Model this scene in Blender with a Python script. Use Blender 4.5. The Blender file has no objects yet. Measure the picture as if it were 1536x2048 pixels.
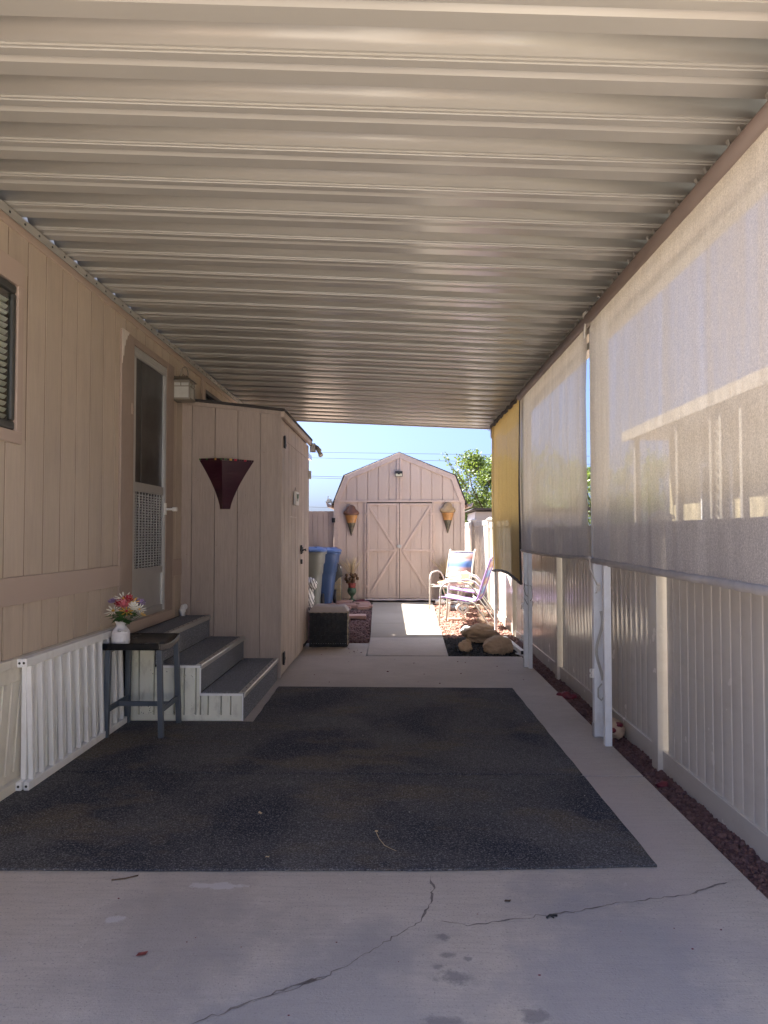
import bpy, bmesh, math, random
from mathutils import Vector, Matrix, noise
import numpy as np

S = bpy.context.scene
COL = S.collection
R = math.radians
PI = math.pi

# ---------------------------------------------------------------- camera, sky, sun, exposure
cam_d = bpy.data.cameras.new('camera')
cam = bpy.data.objects.new('camera', cam_d)
COL.objects.link(cam)
cam.location = (0, 0, 1.35)
cam.rotation_euler = (R(90) + 0.0312335, 0, 0.0201362)
cam_d.sensor_fit = 'VERTICAL'
cam_d.sensor_height = 24.0
cam_d.lens = 24.0 * 1440 / 2048
cam_d.clip_start = 0.05
cam_d.clip_end = 2000
S.camera = cam

SUN_DIR = Vector((-0.656, 0.345, 1.0)).normalized()      # towards the sun
SUN_EL = math.asin(SUN_DIR.z)
SUN_AZ = math.atan2(SUN_DIR.x, SUN_DIR.y)
world = bpy.data.worlds.new('World')
S.world = world
world.use_nodes = True
wn = world.node_tree
sky = wn.nodes.new('ShaderNodeTexSky')
sky.sky_type = 'NISHITA'
sky.sun_disc = False
sky.sun_elevation = SUN_EL
sky.sun_rotation = SUN_AZ
sky.ozone_density = 10.0
sky.dust_density = 4.0
sky.air_density = 0.45
wn.links.new(sky.outputs[0], wn.nodes['Background'].inputs[0])
wn.nodes['Background'].inputs[1].default_value = 0.05

sun_d = bpy.data.lights.new('sun', 'SUN')
sun_d.energy = 4.0
sun_d.angle = R(0.5)
sun_d.color = (1.0, 0.93, 0.82)
sun = bpy.data.objects.new('sun', sun_d)
COL.objects.link(sun)
sun.rotation_euler = (-SUN_DIR).to_track_quat('-Z', 'Y').to_euler()
sun.location = SUN_DIR * 60

S.view_settings.view_transform = 'Standard'
S.view_settings.look = 'None'
S.view_settings.gamma = 1.0
S.view_settings.use_curve_mapping = False
S.view_settings.exposure = 3.25
S.render.engine = 'CYCLES'
S.cycles.max_bounces = 16
S.cycles.diffuse_bounces = 10
S.cycles.glossy_bounces = 5
S.cycles.transmission_bounces = 8
S.cycles.transparent_max_bounces = 16
S.cycles.use_denoising = True
S.cycles.caustics_reflective = False
S.cycles.caustics_refractive = False

# ---------------------------------------------------------------- helpers: nodes
def newmat(name):
    m = bpy.data.materials.new(name)
    m.use_nodes = True
    nt = m.node_tree
    b = nt.nodes['Principled BSDF']
    return m, nt, b

def N(nt, t, **kw):
    n = nt.nodes.new(t)
    for k, v in kw.items():
        setattr(n, k, v)
    return n

def coords(nt, scale=(1, 1, 1), rot=(0, 0, 0), world=True):
    mp = N(nt, 'ShaderNodeMapping')
    mp.inputs['Scale'].default_value = scale
    mp.inputs['Rotation'].default_value = rot
    if world:
        g = N(nt, 'ShaderNodeNewGeometry')
        nt.links.new(g.outputs['Position'], mp.inputs['Vector'])
    else:
        g = N(nt, 'ShaderNodeTexCoord')
        nt.links.new(g.outputs['Object'], mp.inputs['Vector'])
    return mp.outputs[0]

def tex(nt, vec, scale, detail=4, rough=0.55, dist=0.0):
    n = N(nt, 'ShaderNodeTexNoise')
    nt.links.new(vec, n.inputs['Vector'])
    n.inputs['Scale'].default_value = scale
    n.inputs['Detail'].default_value = detail
    n.inputs['Roughness'].default_value = rough
    n.inputs['Distortion'].default_value = dist
    return n.outputs['Fac']

def ramp(nt, fac, lo, hi, a=0.0, b=1.0):
    n = N(nt, 'ShaderNodeMapRange')
    nt.links.new(fac, n.inputs['Value'])
    n.inputs['From Min'].default_value = lo
    n.inputs['From Max'].default_value = hi
    n.inputs['To Min'].default_value = a
    n.inputs['To Max'].default_value = b
    n.clamp = True
    return n.outputs[0]

def math_(nt, op, a, b=None, c=None):
    n = N(nt, 'ShaderNodeMath', operation=op)
    for i, x in enumerate((a, b, c)):
        if x is None: continue
        if isinstance(x, (int, float)): n.inputs[i].default_value = x
        else: nt.links.new(x, n.inputs[i])
    return n.outputs[0]

def mix(nt, fac, a, b, mode='MIX'):
    n = N(nt, 'ShaderNodeMix', data_type='RGBA', blend_type=mode)
    for sock, x in ((n.inputs[0], fac), (n.inputs[6], a), (n.inputs[7], b)):
        if isinstance(x, (int, float)): sock.default_value = x
        elif isinstance(x, tuple): sock.default_value = (*x[:3], 1)
        else: nt.links.new(x, sock)
    return n.outputs[2]

def bump(nt, b, height, strength=0.3, dist=0.01):
    n = N(nt, 'ShaderNodeBump')
    n.inputs['Strength'].default_value = strength
    n.inputs['Distance'].default_value = dist
    nt.links.new(height, n.inputs['Height'])
    nt.links.new(n.outputs[0], b.inputs['Normal'])

def mul(c, k): return tuple(x * k for x in c)

def paint(name, col, rough=0.55, var=0.12, nscale=1.5, grain=None, grain_b=0.25, gscale=60, rand=0.06,
          metal=0.0, fine=0.0, dirt=None, spec=0.5, grain_c=0.07):
    """base colour with broad uneven weathering, optional stretched grain relief, small per-piece tint"""
    m, nt, b = newmat(name)
    v = coords(nt)
    f = ramp(nt, tex(nt, v, nscale, 5, 0.6), 0.3, 0.7)
    c = mix(nt, f, mul(col, 1 - var), mul(col, 1 + var))
    if rand:
        oi = N(nt, 'ShaderNodeObjectInfo')
        k = ramp(nt, oi.outputs['Random'], 0, 1, 1 - rand, 1 + rand)
        cb = N(nt, 'ShaderNodeCombineColor')
        for i in range(3): nt.links.new(k, cb.inputs[i])
        c = mix(nt, 1.0, c, cb.outputs[0], 'MULTIPLY')
    if grain:
        gc = ramp(nt, tex(nt, coords(nt, grain), gscale * .8, 5, .7, .6), .32, .68, 1 - grain_c, 1 + grain_c)
        cg = N(nt, 'ShaderNodeCombineColor')
        for i in range(3): nt.links.new(gc, cg.inputs[i])
        c = mix(nt, 1.0, c, cg.outputs[0], 'MULTIPLY')
    if dirt:
        d = ramp(nt, tex(nt, coords(nt, dirt[2]), dirt[1], 6, 0.65), 0.52, 0.75)
        c = mix(nt, math_(nt, 'MULTIPLY', d, dirt[3]), c, dirt[0])
    nt.links.new(c, b.inputs['Base Color'])
    b.inputs['Roughness'].default_value = rough
    b.inputs['Metallic'].default_value = metal
    b.inputs['Specular IOR Level'].default_value = spec
    rr = ramp(nt, tex(nt, v, 6, 3), 0.3, 0.7, rough - 0.06, rough + 0.08)
    nt.links.new(rr, b.inputs['Roughness'])
    if grain:
        g = tex(nt, coords(nt, grain), gscale, 4, 0.6, 0.4)
        bump(nt, b, g, grain_b, 0.004)
    elif fine:
        g = tex(nt, v, fine, 3, 0.6)
        bump(nt, b, g, grain_b, 0.003)
    return m

# ---------------------------------------------------------------- helpers: meshes
class MB:
    def __init__(s): s.v = []; s.f = []; s.sm = []; s.mi = []; s.cur = 0
    def add(s, vs, fs, smooth=False):
        o = len(s.v)
        s.v += [tuple(p) for p in vs]
        for f in fs:
            s.f.append(tuple(i + o for i in f)); s.sm.append(smooth); s.mi.append(s.cur)
        return s
    def box(s, x0, x1, y0, y1, z0, z1):
        vs = [(x, y, z) for x in (x0, x1) for y in (y0, y1) for z in (z0, z1)]
        return s.add(vs, [(0, 1, 3, 2), (4, 6, 7, 5), (0, 4, 5, 1), (2, 3, 7, 6), (0, 2, 6, 4), (1, 5, 7, 3)])
    def obox(s, c, d, m=None):
        m = m or Matrix.Identity(3); c = Vector(c)
        vs = [c + m @ Vector((x * d[0] / 2, y * d[1] / 2, z * d[2] / 2)) for x in (-1, 1) for y in (-1, 1) for z in (-1, 1)]
        return s.add(vs, [(0, 1, 3, 2), (4, 6, 7, 5), (0, 4, 5, 1), (2, 3, 7, 6), (0, 2, 6, 4), (1, 5, 7, 3)])
    def bar(s, p, q, w, h, up=(0, 0, 1), w2=None, h2=None):
        p, q = Vector(p), Vector(q); d = (q - p).normalized(); up = Vector(up)
        if abs(d.dot(up)) > 0.98: up = Vector((0, 1, 0))
        x = d.cross(up).normalized(); y = x.cross(d)
        vs = []
        for c, ww, hh in ((p, w, h), (q, w2 or w, h2 or h)):
            vs += [c + x * ww / 2 * a + y * hh / 2 * b for a, b in ((-1, -1), (1, -1), (1, 1), (-1, 1))]
        return s.add(vs, [(0, 1, 2, 3), (7, 6, 5, 4), (0, 4, 5, 1), (1, 5, 6, 2), (2, 6, 7, 3), (3, 7, 4, 0)])
    def tube(s, pts, r, n=8, smooth=True, caps=True):
        pts = [Vector(p) for p in pts]
        rs = r if isinstance(r, (list, tuple)) else [r] * len(pts)
        vs = []; ref = None
        for i, p in enumerate(pts):
            t = (pts[min(i + 1, len(pts) - 1)] - pts[max(i - 1, 0)]).normalized()
            if ref is None:
                ref = t.orthogonal().normalized()
            ref = (ref - t * ref.dot(t))
            ref = ref.normalized() if ref.length > 1e-6 else t.orthogonal().normalized()
            b = t.cross(ref)
            vs += [p + (ref * math.cos(2 * PI * k / n) + b * math.sin(2 * PI * k / n)) * rs[i] for k in range(n)]
        fs = [(i * n + k, i * n + (k + 1) % n, (i + 1) * n + (k + 1) % n, (i + 1) * n + k) for i in range(len(pts) - 1) for k in range(n)]
        s.add(vs, fs, smooth)
        if caps:
            o = len(s.v) - len(vs)
            s.f.append(tuple(o + k for k in reversed(range(n)))); s.sm.append(False); s.mi.append(s.cur)
            e = o + (len(pts) - 1) * n
            s.f.append(tuple(e + k for k in range(n))); s.sm.append(False); s.mi.append(s.cur)
        return s
    def lathe(s, prof, c=(0, 0, 0), n=20, smooth=True):
        vs = [(c[0] + r * math.cos(2 * PI * k / n), c[1] + r * math.sin(2 * PI * k / n), c[2] + z) for r, z in prof for k in range(n)]
        fs = [(i * n + k, i * n + (k + 1) % n, (i + 1) * n + (k + 1) % n, (i + 1) * n + k) for i in range(len(prof) - 1) for k in range(n)]
        s.add(vs, fs, smooth)
        o = len(s.v) - len(vs); e = o + (len(prof) - 1) * n
        if prof[0][0] > 1e-4: s.f.append(tuple(o + k for k in reversed(range(n)))); s.sm.append(False); s.mi.append(s.cur)
        if prof[-1][0] > 1e-4: s.f.append(tuple(e + k for k in range(n))); s.sm.append(False); s.mi.append(s.cur)
        return s
    def prism(s, poly, axis, a0, a1):
        """polygon extruded along axis; poly coordinates are the two other axes in x,y,z order"""
        def P(p, a):
            if axis == 0: return (a, p[0], p[1])
            if axis == 1: return (p[0], a, p[1])
            return (p[0], p[1], a)
        n = len(poly)
        vs = [P(p, a0) for p in poly] + [P(p, a1) for p in poly]
        fs = [tuple(range(n)), tuple(range(2 * n - 1, n - 1, -1))] + [(i, (i + 1) % n, n + (i + 1) % n, n + i) for i in range(n)]
        return s.add(vs, fs)
    def grid(s, fn, nu, nv, smooth=True):
        vs = [fn(i / nu, j / nv) for i in range(nu + 1) for j in range(nv + 1)]
        fs = [(i * (nv + 1) + j, (i + 1) * (nv + 1) + j, (i + 1) * (nv + 1) + j + 1, i * (nv + 1) + j + 1) for i in range(nu) for j in range(nv)]
        return s.add(vs, fs, smooth)
    def blob(s, c, r, sub=3, seed=0, amp=0.12, freq=1.6, flat=None, rotz=0.0, tilt=0.0):
        bm = bmesh.new(); bmesh.ops.create_icosphere(bm, subdivisions=sub, radius=1)
        M = Matrix.Rotation(rotz, 3, 'Z') @ Matrix.Rotation(tilt, 3, 'Y')
        vs = []
        for v in bm.verts:
            d = 1 + amp * noise.noise(v.co * freq + Vector((seed * 7.3, seed * 3.1, seed))) + amp * .45 * noise.noise(v.co * freq * 3 + Vector((seed, 0, 5))) + amp * .22 * noise.noise(Vector((v.co.x, v.co.y, v.co.z * 2.2)) * freq * 7 + Vector((seed, 3, 5)))
            p = Vector((v.co.x * r[0] * d, v.co.y * r[1] * d, v.co.z * r[2] * d))
            p = M @ p
            if flat is not None: p.z = max(p.z, flat)
            vs.append(Vector(c) + p)
        fs = [tuple(v.index for v in f.verts) for f in bm.faces]
        bm.free()
        return s.add(vs, fs, True)
    def mesh(s, name, mats, fix=True):
        me = bpy.data.meshes.new(name)
        me.from_pydata(s.v, [], s.f)
        me.polygons.foreach_set('use_smooth', s.sm)
        if len(mats) > 1: me.polygons.foreach_set('material_index', s.mi)
        for m in mats: me.materials.append(m)
        me.update()
        if fix and len(s.f) < 60000:
            bm = bmesh.new(); bm.from_mesh(me)
            bmesh.ops.recalc_face_normals(bm, faces=bm.faces)
            bm.to_mesh(me); bm.free()
        return me

WL = {}
def obj(name, mb, mats=None, parent=None, loc=(0, 0, 0), bevel=0.0, kind=None, label=None, cat=None, group=None, rot=None, fix=True, seg=2):
    """links ONE mesh object; loc is in the parent's unrotated world frame"""
    if isinstance(mb, MB):
        if not isinstance(mats, (list, tuple)): mats = [mats]
        me = mb.mesh(name, mats, fix)
    else:
        me = mb
    o = bpy.data.objects.new(name, me)
    COL.objects.link(o)
    l = Vector(loc); WL[o] = l
    if parent is not None:
        o.parent = parent
        o.location = l - WL[parent]
    else:
        o.location = l
    if rot: o.rotation_euler = rot
    if bevel:
        b = o.modifiers.new('bevel', 'BEVEL'); b.width = bevel; b.segments = seg; b.limit_method = 'ANGLE'; b.angle_limit = R(40)
    if kind: o['kind'] = kind
    if label: o['label'] = label
    if cat: o['category'] = cat
    if group: o['group'] = group
    return o

def thing(name, label, cat, loc=(0, 0, 0), group=None):
    o = bpy.data.objects.new(name, None)
    o.empty_display_size = 0.2
    COL.objects.link(o)
    o.location = loc; WL[o] = Vector(loc)
    o['label'] = label; o['category'] = cat
    if group: o['group'] = group
    return o

def copy_tree(o, parent=None):
    c = o.copy(); COL.objects.link(c); c.parent = parent
    for ch in list(o.children):
        copy_tree(ch, c)
    return c

def gz(y):          # the yard rises gently beyond the slab
    return 0.0 if y < 8 else 0.0245 * (min(y, 13.6) - 8)

rnd = random.Random(7)

# ---------------------------------------------------------------- materials
M = {}
M['taupe'] = paint('taupe siding paint', (.505, .42, .335), .5, .08, 1.2, grain=(14, 14, 1.0), gscale=6, grain_b=.4, grain_c=.06, rand=.05, dirt=((.30, .235, .20), 3.5, (1, 2.2, .35), .35))
M['taupe_trim'] = paint('taupe trim paint', (.45, .355, .295), .5, .05, 1.5, fine=90, grain_b=.15, rand=.03)
M['groove_shade'] = paint('brown groove shade backing', (.17, .115, .085), .8, .12, 6, rand=0)  # brown backing board; groove dirt and shade are put into its dark colour
M['casing'] = paint('brown door casing paint', (.34, .265, .22), .5, .07, 2.5, grain=(12, 12, 1), gscale=7, grain_b=.3, grain_c=.06, rand=0)
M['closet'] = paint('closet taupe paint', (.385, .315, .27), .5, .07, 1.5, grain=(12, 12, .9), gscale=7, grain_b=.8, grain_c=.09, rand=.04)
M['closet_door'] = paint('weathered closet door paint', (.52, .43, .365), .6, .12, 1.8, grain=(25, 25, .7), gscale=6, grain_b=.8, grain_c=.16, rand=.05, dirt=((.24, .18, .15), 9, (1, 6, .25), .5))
M['shed'] = paint('shed pink beige paint', (.60, .485, .41), .55, .05, 1.2, grain=(16, 16, 1), gscale=7, grain_b=.35, grain_c=.03, rand=.035)
M['shed_trim'] = paint('shed trim paint', (.62, .495, .42), .55, .06, 2.5, grain=(6, 6, 6), gscale=9, grain_b=.25, rand=.05, dirt=((.36, .27, .23), 14, (1, 1, 1), .35))
def enamel():
    m, nt, b = newmat('cream roof pan enamel')
    b.inputs['Base Color'].default_value = (.375, .368, .338, 1); b.inputs['Roughness'].default_value = .24; b.inputs['Specular IOR Level'].default_value = .7
    return m
M['roof_pan'] = enamel()
M['vinyl'] = paint('tan vinyl', (.585, .555, .505), .2, .03, 1.0, rand=.025, spec=.55, fine=14, grain_b=.05, dirt=((.38, .32, .26), 5, (1, .6, 1.6), .28))
M['white'] = paint('white enamel', (.84, .85, .85), .35, .04, 4, rand=.02, dirt=((.5, .48, .44), 12, (1, 1, .6), .3))
M['post'] = paint('white post paint', (.82, .85, .88), .4, .05, 4, rand=.03, dirt=((.42, .38, .33), 9, (1, 1, .5), .35))
M['cream'] = paint('cream skirting metal', (.76, .77, .68), .38, .05, 3, rand=.02, dirt=((.25, .23, .19), 16, (1, 1, .5), .45))
M['skirt'] = paint('skirting ribs', (.72, .69, .61), .5, .08, 3, rand=.03, dirt=((.3, .25, .2), 7, (1, 1, .4), .5))
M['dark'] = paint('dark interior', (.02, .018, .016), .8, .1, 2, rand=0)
M['blackmetal'] = paint('black iron', (.02, .02, .022), .45, .1, 9, rand=0)
M['shingle'] = paint('dark roofing', (.05, .045, .045), .9, .2, 6, fine=160, grain_b=.6, rand=.1)
M['alu'] = paint('aluminium frame', (.50, .50, .49), .38, .05, 4, metal=.55, rand=0)
M['bronze'] = paint('dark window frame', (.06, .06, .055), .4, .1, 4, metal=.3, rand=0)
M['blind'] = paint('cream blind slats', (.85, .83, .76), .5, .03, 3, rand=.03)
M['stool'] = paint('grey blue stool metal', (.075, .095, .125), .42, .08, 6, rand=.03)
M['seat'] = paint('black seat', (.006, .006, .007), .22, .2, 6, rand=0, fine=30, grain_b=.06)
M['ceramic'] = paint('white enamel jug', (.72, .72, .74), .3, .03, 8, rand=0)
M['green'] = paint('leaf green', (.05, .13, .035), .5, .25, 14, rand=.2)
M['petal_white'] = paint('white petals', (.78, .77, .68), .6, .05, 20, rand=.03)
M['petal_red'] = paint('red petals', (.42, .02, .05), .6, .2, 20, rand=.1)
M['petal_pink'] = paint('pink petals', (.72, .20, .24), .6, .12, 20, rand=.1)
M['petal_yellow'] = paint('yellow petals', (.68, .42, .08), .6, .15, 20, rand=.1)
M['petal_purple'] = paint('purple petals', (.33, .24, .45), .6, .15, 20, rand=.1)
M['maroon'] = paint('maroon planter lacquer', (.032, .0015, .012), .42, .15, 6, rand=.0)
M['tube'] = paint('brown roller tube', (.20, .155, .13), .5, .08, 3, rand=0)
M['cord'] = paint('white cord', (.6, .58, .54), .7, .1, 30, rand=0)
M['wire'] = paint('dark wire', (.03, .03, .03), .5, .1, 10, rand=0)
M['lav'] = paint('lavender coated tube', (.30, .19, .44), .35, .05, 5, rand=.03)
M['tubewhite'] = paint('pale coated tube', (.45, .44, .41), .35, .06, 5, rand=.03)
M['bin_grey'] = paint('grey green cart plastic', (.21, .225, .205), .5, .06, 2, rand=0, fine=70, grain_b=.1)
M['bin_blue'] = paint('blue cart plastic', (.055, .105, .24), .45, .06, 2, rand=0, fine=70, grain_b=.1)
M['lid_blue'] = paint('blue lid plastic', (.10, .18, .40), .4, .06, 2, rand=0)
M['urn'] = paint('green urn', (.06, .11, .07), .5, .3, 14, rand=.05)
M['urn_red'] = paint('red urn band', (.24, .055, .05), .6, .5, 30, rand=.05)
M['pinecone'] = paint('brown pine cones', (.13, .07, .035), .7, .4, 30, rand=.3)
M['straw'] = paint('dried straw', (.62, .49, .30), .7, .15, 12, rand=.1)
M['boulder'] = paint('tan sandstone boulder', (.56, .40, .26), .8, .22, 5, rand=.06, fine=22, grain_b=.6, dirt=((.16, .105, .07), 5, (1, 1, 3), .6))
M['paver'] = paint('pink concrete paver', (.46, .29, .25), .85, .10, 6, rand=.1, fine=80, grain_b=.3)
M['whitestone'] = paint('white stone', (.68, .66, .62), .7, .12, 9, rand=.05, fine=30, grain_b=.4)
M['weave'] = paint('black woven strap', (.010, .011, .014), .45, .3, 12, rand=.0, fine=260, grain_b=.4)
M['cushion'] = paint('grey cushion fabric', (.52, .47, .455), .9, .06, 6, rand=0, fine=150, grain_b=.2)
M['wicker_edge'] = paint('frayed beige edge', (.5, .42, .32), .9, .2, 30, rand=0)
M['matpale'] = paint('pale doormat', (.55, .47, .43), .95, .18, 30, rand=0, fine=220, grain_b=.5)
M['matred'] = paint('maroon mat', (.16, .03, .05), .95, .2, 30, rand=0, fine=220, grain_b=.5)
M['tablewood'] = paint('pale wood tabletop', (.58, .42, .26), .55, .12, 4, grain=(1, 14, 1), gscale=6, grain_b=.2, rand=0)
M['bark'] = paint('bark', (.10, .07, .05), .9, .25, 8, rand=.1, fine=40, grain_b=.6)
M['nbr_wall'] = paint('cream yellow neighbour wall', (.47, .40, .25), .6, .05, 2, rand=.03)
M['nbr_grey'] = paint('grey lap siding', (.42, .42, .44), .6, .05, 2, rand=.03)
M['nbr_trim'] = paint('pale neighbour trim', (.26, .235, .20), .6, .08, 3, rand=.05)
M['glass_dark'] = paint('dark window glass', (.03, .035, .04), .08, .1, 2, rand=0)
M['cone_brown'] = paint('brown glazed clay', (.16, .07, .035), .4, .3, 9, rand=.03)
M['cone_cream'] = paint('ochre glazed clay', (.40, .27, .13), .4, .25, 9, rand=.03)
M['cone_orange'] = paint('orange glazed clay', (.48, .23, .07), .4, .25, 12, rand=.03)
M['cone_dark'] = paint('dark glazed clay', (.085, .075, .05), .35, .55, 16, rand=.03, dirt=((.4, .3, .14), 18, (1, 1, 1), .5))
M['lens'] = paint('pale lamp lens', (.62, .6, .45), .25, .1, 20, rand=0)
M['lantern'] = paint('pewter lantern metal', (.27, .25, .21), .4, .15, 8, metal=.5, rand=0)
M['frost'] = paint('frosted lantern glass', (.52, .52, .48), .35, .08, 14, rand=0)
M['whiteplastic'] = paint('white plastic', (.78, .77, .74), .4, .04, 6, rand=0)
M['redtoy'] = paint('maroon painted rock', (.15, .012, .03), .45, .3, 14, rand=0, fine=40, grain_b=.2)
M['bricktan'] = paint('tan brick', (.52, .40, .30), .85, .12, 9, rand=.05, fine=70, grain_b=.3)
M['paper'] = paint('peeled primer', (.70, .64, .58), .8, .08, 12, rand=0)
M['mesh_grey'] = paint('grey wire basket', (.30, .29, .26), .5, .1, 10, rand=0)
M['cloth_dark'] = paint('dark cloth', (.07, .07, .068), .9, .2, 10, rand=0)

def concrete():
    m, nt, b = newmat('worn concrete')
    v = coords(nt)
    base = mix(nt, ramp(nt, tex(nt, v, .9, 6, .62), .33, .68), (.46, .41, .36), (.61, .55, .49))
    base = mix(nt, ramp(nt, tex(nt, coords(nt, (2, 22, 2)), 2.4, 5, .65), .45, .72, 0, .4), base, (.34, .305, .275))
    base = mix(nt, ramp(nt, tex(nt, v, 14, 5, .7), .5, .75, 0, .35), base, (.62, .585, .55))
    base = mix(nt, ramp(nt, tex(nt, v, 110, 2, .6), .58, .72, 0, .65), base, (.20, .185, .18))
    # soft bluish-grey stains with a shape of their own (x, y, rx, ry, colour, strength)
    sep = N(nt, 'ShaderNodeSeparateXYZ'); nt.links.new(v, sep.inputs[0])
    wob = tex(nt, v, 3.5, 5, .6); wob2 = tex(nt, v, 17, 5, .7)
    def stain(c, x, y, rx, ry, col, k, edge=.45, w=None):
        dx = math_(nt, 'MULTIPLY', math_(nt, 'SUBTRACT', sep.outputs[0], x), 1 / rx)
        dy = math_(nt, 'MULTIPLY', math_(nt, 'SUBTRACT', sep.outputs[1], y), 1 / ry)
        d = math_(nt, 'SQRT', math_(nt, 'ADD', math_(nt, 'MULTIPLY', dx, dx), math_(nt, 'MULTIPLY', dy, dy)))
        d = math_(nt, 'ADD', d, math_(nt, 'MULTIPLY', math_(nt, 'SUBTRACT', w or wob, .5), 4.2 if w else 2.6))
        return mix(nt, ramp(nt, d, 1 + edge, 1 - edge, 0, k), c, col)
    base = stain(base, .72, 2.25, .30, .62, (.30, .30, .335), .6)
    base = stain(base, -.75, 2.35, .22, .60, (.31, .29, .285), .5)
    base = stain(base, -.15, 2.05, .35, .40, (.29, .285, .30), .6)
    base = stain(base, 1.05, 3.6, .18, .9, (.54, .46, .43), .5)
    for x, y, rx, ry in ((.17, 2.245, .05, .03), (.12, 2.04, .055, .022), (.145, 2.46, .018, .018), (.155, 2.36, .025, .014), (.12, 2.30, .018, .012),
                         (.38, 2.07, .04, .028), (.22, 2.34, .014, .012), (.63, 4.45, .05, .02), (.9, 4.30, .03, .02)):
        base = stain(base, x, y, rx, ry, (.13, .125, .135), .55, .35, wob2)
    base = stain(base, -.70, 2.80, .085, .022, (.62, .60, .60), .75, .2, wob2)
    base = stain(base, -1.0, 2.55, .03, .02, (.60, .58, .58), .8, .2, wob2)
    nt.links.new(base, b.inputs['Base Color'])
    b.inputs['Roughness'].default_value = .8
    h = math_(nt, 'ADD', math_(nt, 'MULTIPLY', tex(nt, coords(nt, (3, 90, 3)), 3, 3, .6), .6), tex(nt, v, 130, 3, .7))
    bump(nt, b, h, .7, .004)
    return m
M['concrete'] = concrete()
def walkmat():
    m, nt, b = newmat('walkway concrete')
    v = coords(nt)
    base = mix(nt, ramp(nt, tex(nt, v, 1.4, 6, .62), .3, .7), (.27, .24, .20), (.33, .29, .245))
    base = mix(nt, ramp(nt, tex(nt, coords(nt, (2, 26, 2)), 2.4, 5, .65), .5, .75, 0, .25), base, (.28, .24, .21))
    base = mix(nt, ramp(nt, tex(nt, v, 120, 2, .6), .58, .72, 0, .3), base, (.2, .17, .15))
    nt.links.new(base, b.inputs['Base Color'])
    b.inputs['Roughness'].default_value = .85
    bump(nt, b, tex(nt, v, 130, 3, .7), .3, .003)
    return m
M['walk'] = walkmat()

def carpetmat(name, a, bcol, patches=True):
    m, nt, b = newmat(name)
    v = coords(nt)
    c = mix(nt, ramp(nt, tex(nt, v, 1.3, 4, .6), .35, .65), a, bcol)
    if patches:
        c = mix(nt, ramp(nt, tex(nt, coords(nt, (1, .8, 1)), 1.1, 3, .5, .6), .48, .60, 0, .9), c, (.026, .032, .052))
        c = mix(nt, ramp(nt, tex(nt, coords(nt, (.8, 1.3, 1), (0, 0, .7)), 1.7, 4, .6), .52, .64, 0, .85), c, (.15, .122, .088))
    sp = tex(nt, v, 130, 3, .8)
    c = mix(nt, ramp(nt, sp, .50, .66, 0, .95), c, mul(bcol, 2.4))
    c = mix(nt, ramp(nt, tex(nt, v, 160, 2, .7), .48, .62, 0, .7), c, mul(a, .3))
    nt.links.new(c, b.inputs['Base Color'])
    b.inputs['Roughness'].default_value = .95
    b.inputs['Specular IOR Level'].default_value = .2
    bump(nt, b, sp, .7, .006)
    return m
M['carpet'] = carpetmat('outdoor carpet', (.070, .072, .080), (.128, .126, .130))
M['stepcarpet'] = carpetmat('step carpet', (.19, .205, .24), (.23, .245, .28), False)

def soilmat(name, a, bcol, sc=40):
    m, nt, b = newmat(name)
    v = coords(nt)
    c = mix(nt, ramp(nt, tex(nt, v, sc, 5, .7), .35, .65), a, bcol)
    nt.links.new(c, b.inputs['Base Color']); b.inputs['Roughness'].default_value = .95
    bump(nt, b, tex(nt, v, sc * 1.5, 4, .7), .8, .02)
    return m
M['yard'] = soilmat('yard soil', (.20, .14, .105), (.30, .22, .17), 18)
M['road'] = soilmat('asphalt', (.04, .04, .042), (.06, .06, .06), 90)

def stonemat(name, cols, rough=.85):
    """per-stone colour from a stored attribute, plus fine mottling"""
    m, nt, b = newmat(name)
    at = N(nt, 'ShaderNodeAttribute', attribute_name='tint')
    cr = N(nt, 'ShaderNodeValToRGB')
    el = cr.color_ramp.elements
    for i, c in enumerate(cols):
        p = i / (len(cols) - 1)
        e = el[i] if i < 2 else el.new(p)
        e.position = p; e.color = (*c, 1)
    nt.links.new(at.outputs['Fac'], cr.inputs[0])
    c = mix(nt, ramp(nt, tex(nt, coords(nt), 120, 3, .6), .35, .7, 0, .5), cr.outputs[0], mul(cols[0], .55))
    nt.links.new(c, b.inputs['Base Color']); b.inputs['Roughness'].default_value = rough
    bump(nt, b, tex(nt, coords(nt), 180, 3, .7), .5, .004)
    return m
M['gravel_red'] = stonemat('dark red lava gravel', [(.10, .05, .048), (.17, .085, .078), (.15, .085, .09), (.25, .14, .125), (.10, .05, .05)])
M['gravel_pink'] = stonemat('pink lava gravel', [(.19, .085, .068), (.24, .115, .09), (.28, .15, .115), (.17, .08, .062), (.36, .25, .19)])
M['gravel_black'] = stonemat('black gravel', [(.010, .010, .011), (.018, .018, .02), (.03, .03, .03), (.012, .012, .014), (.05, .045, .04)])

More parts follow.
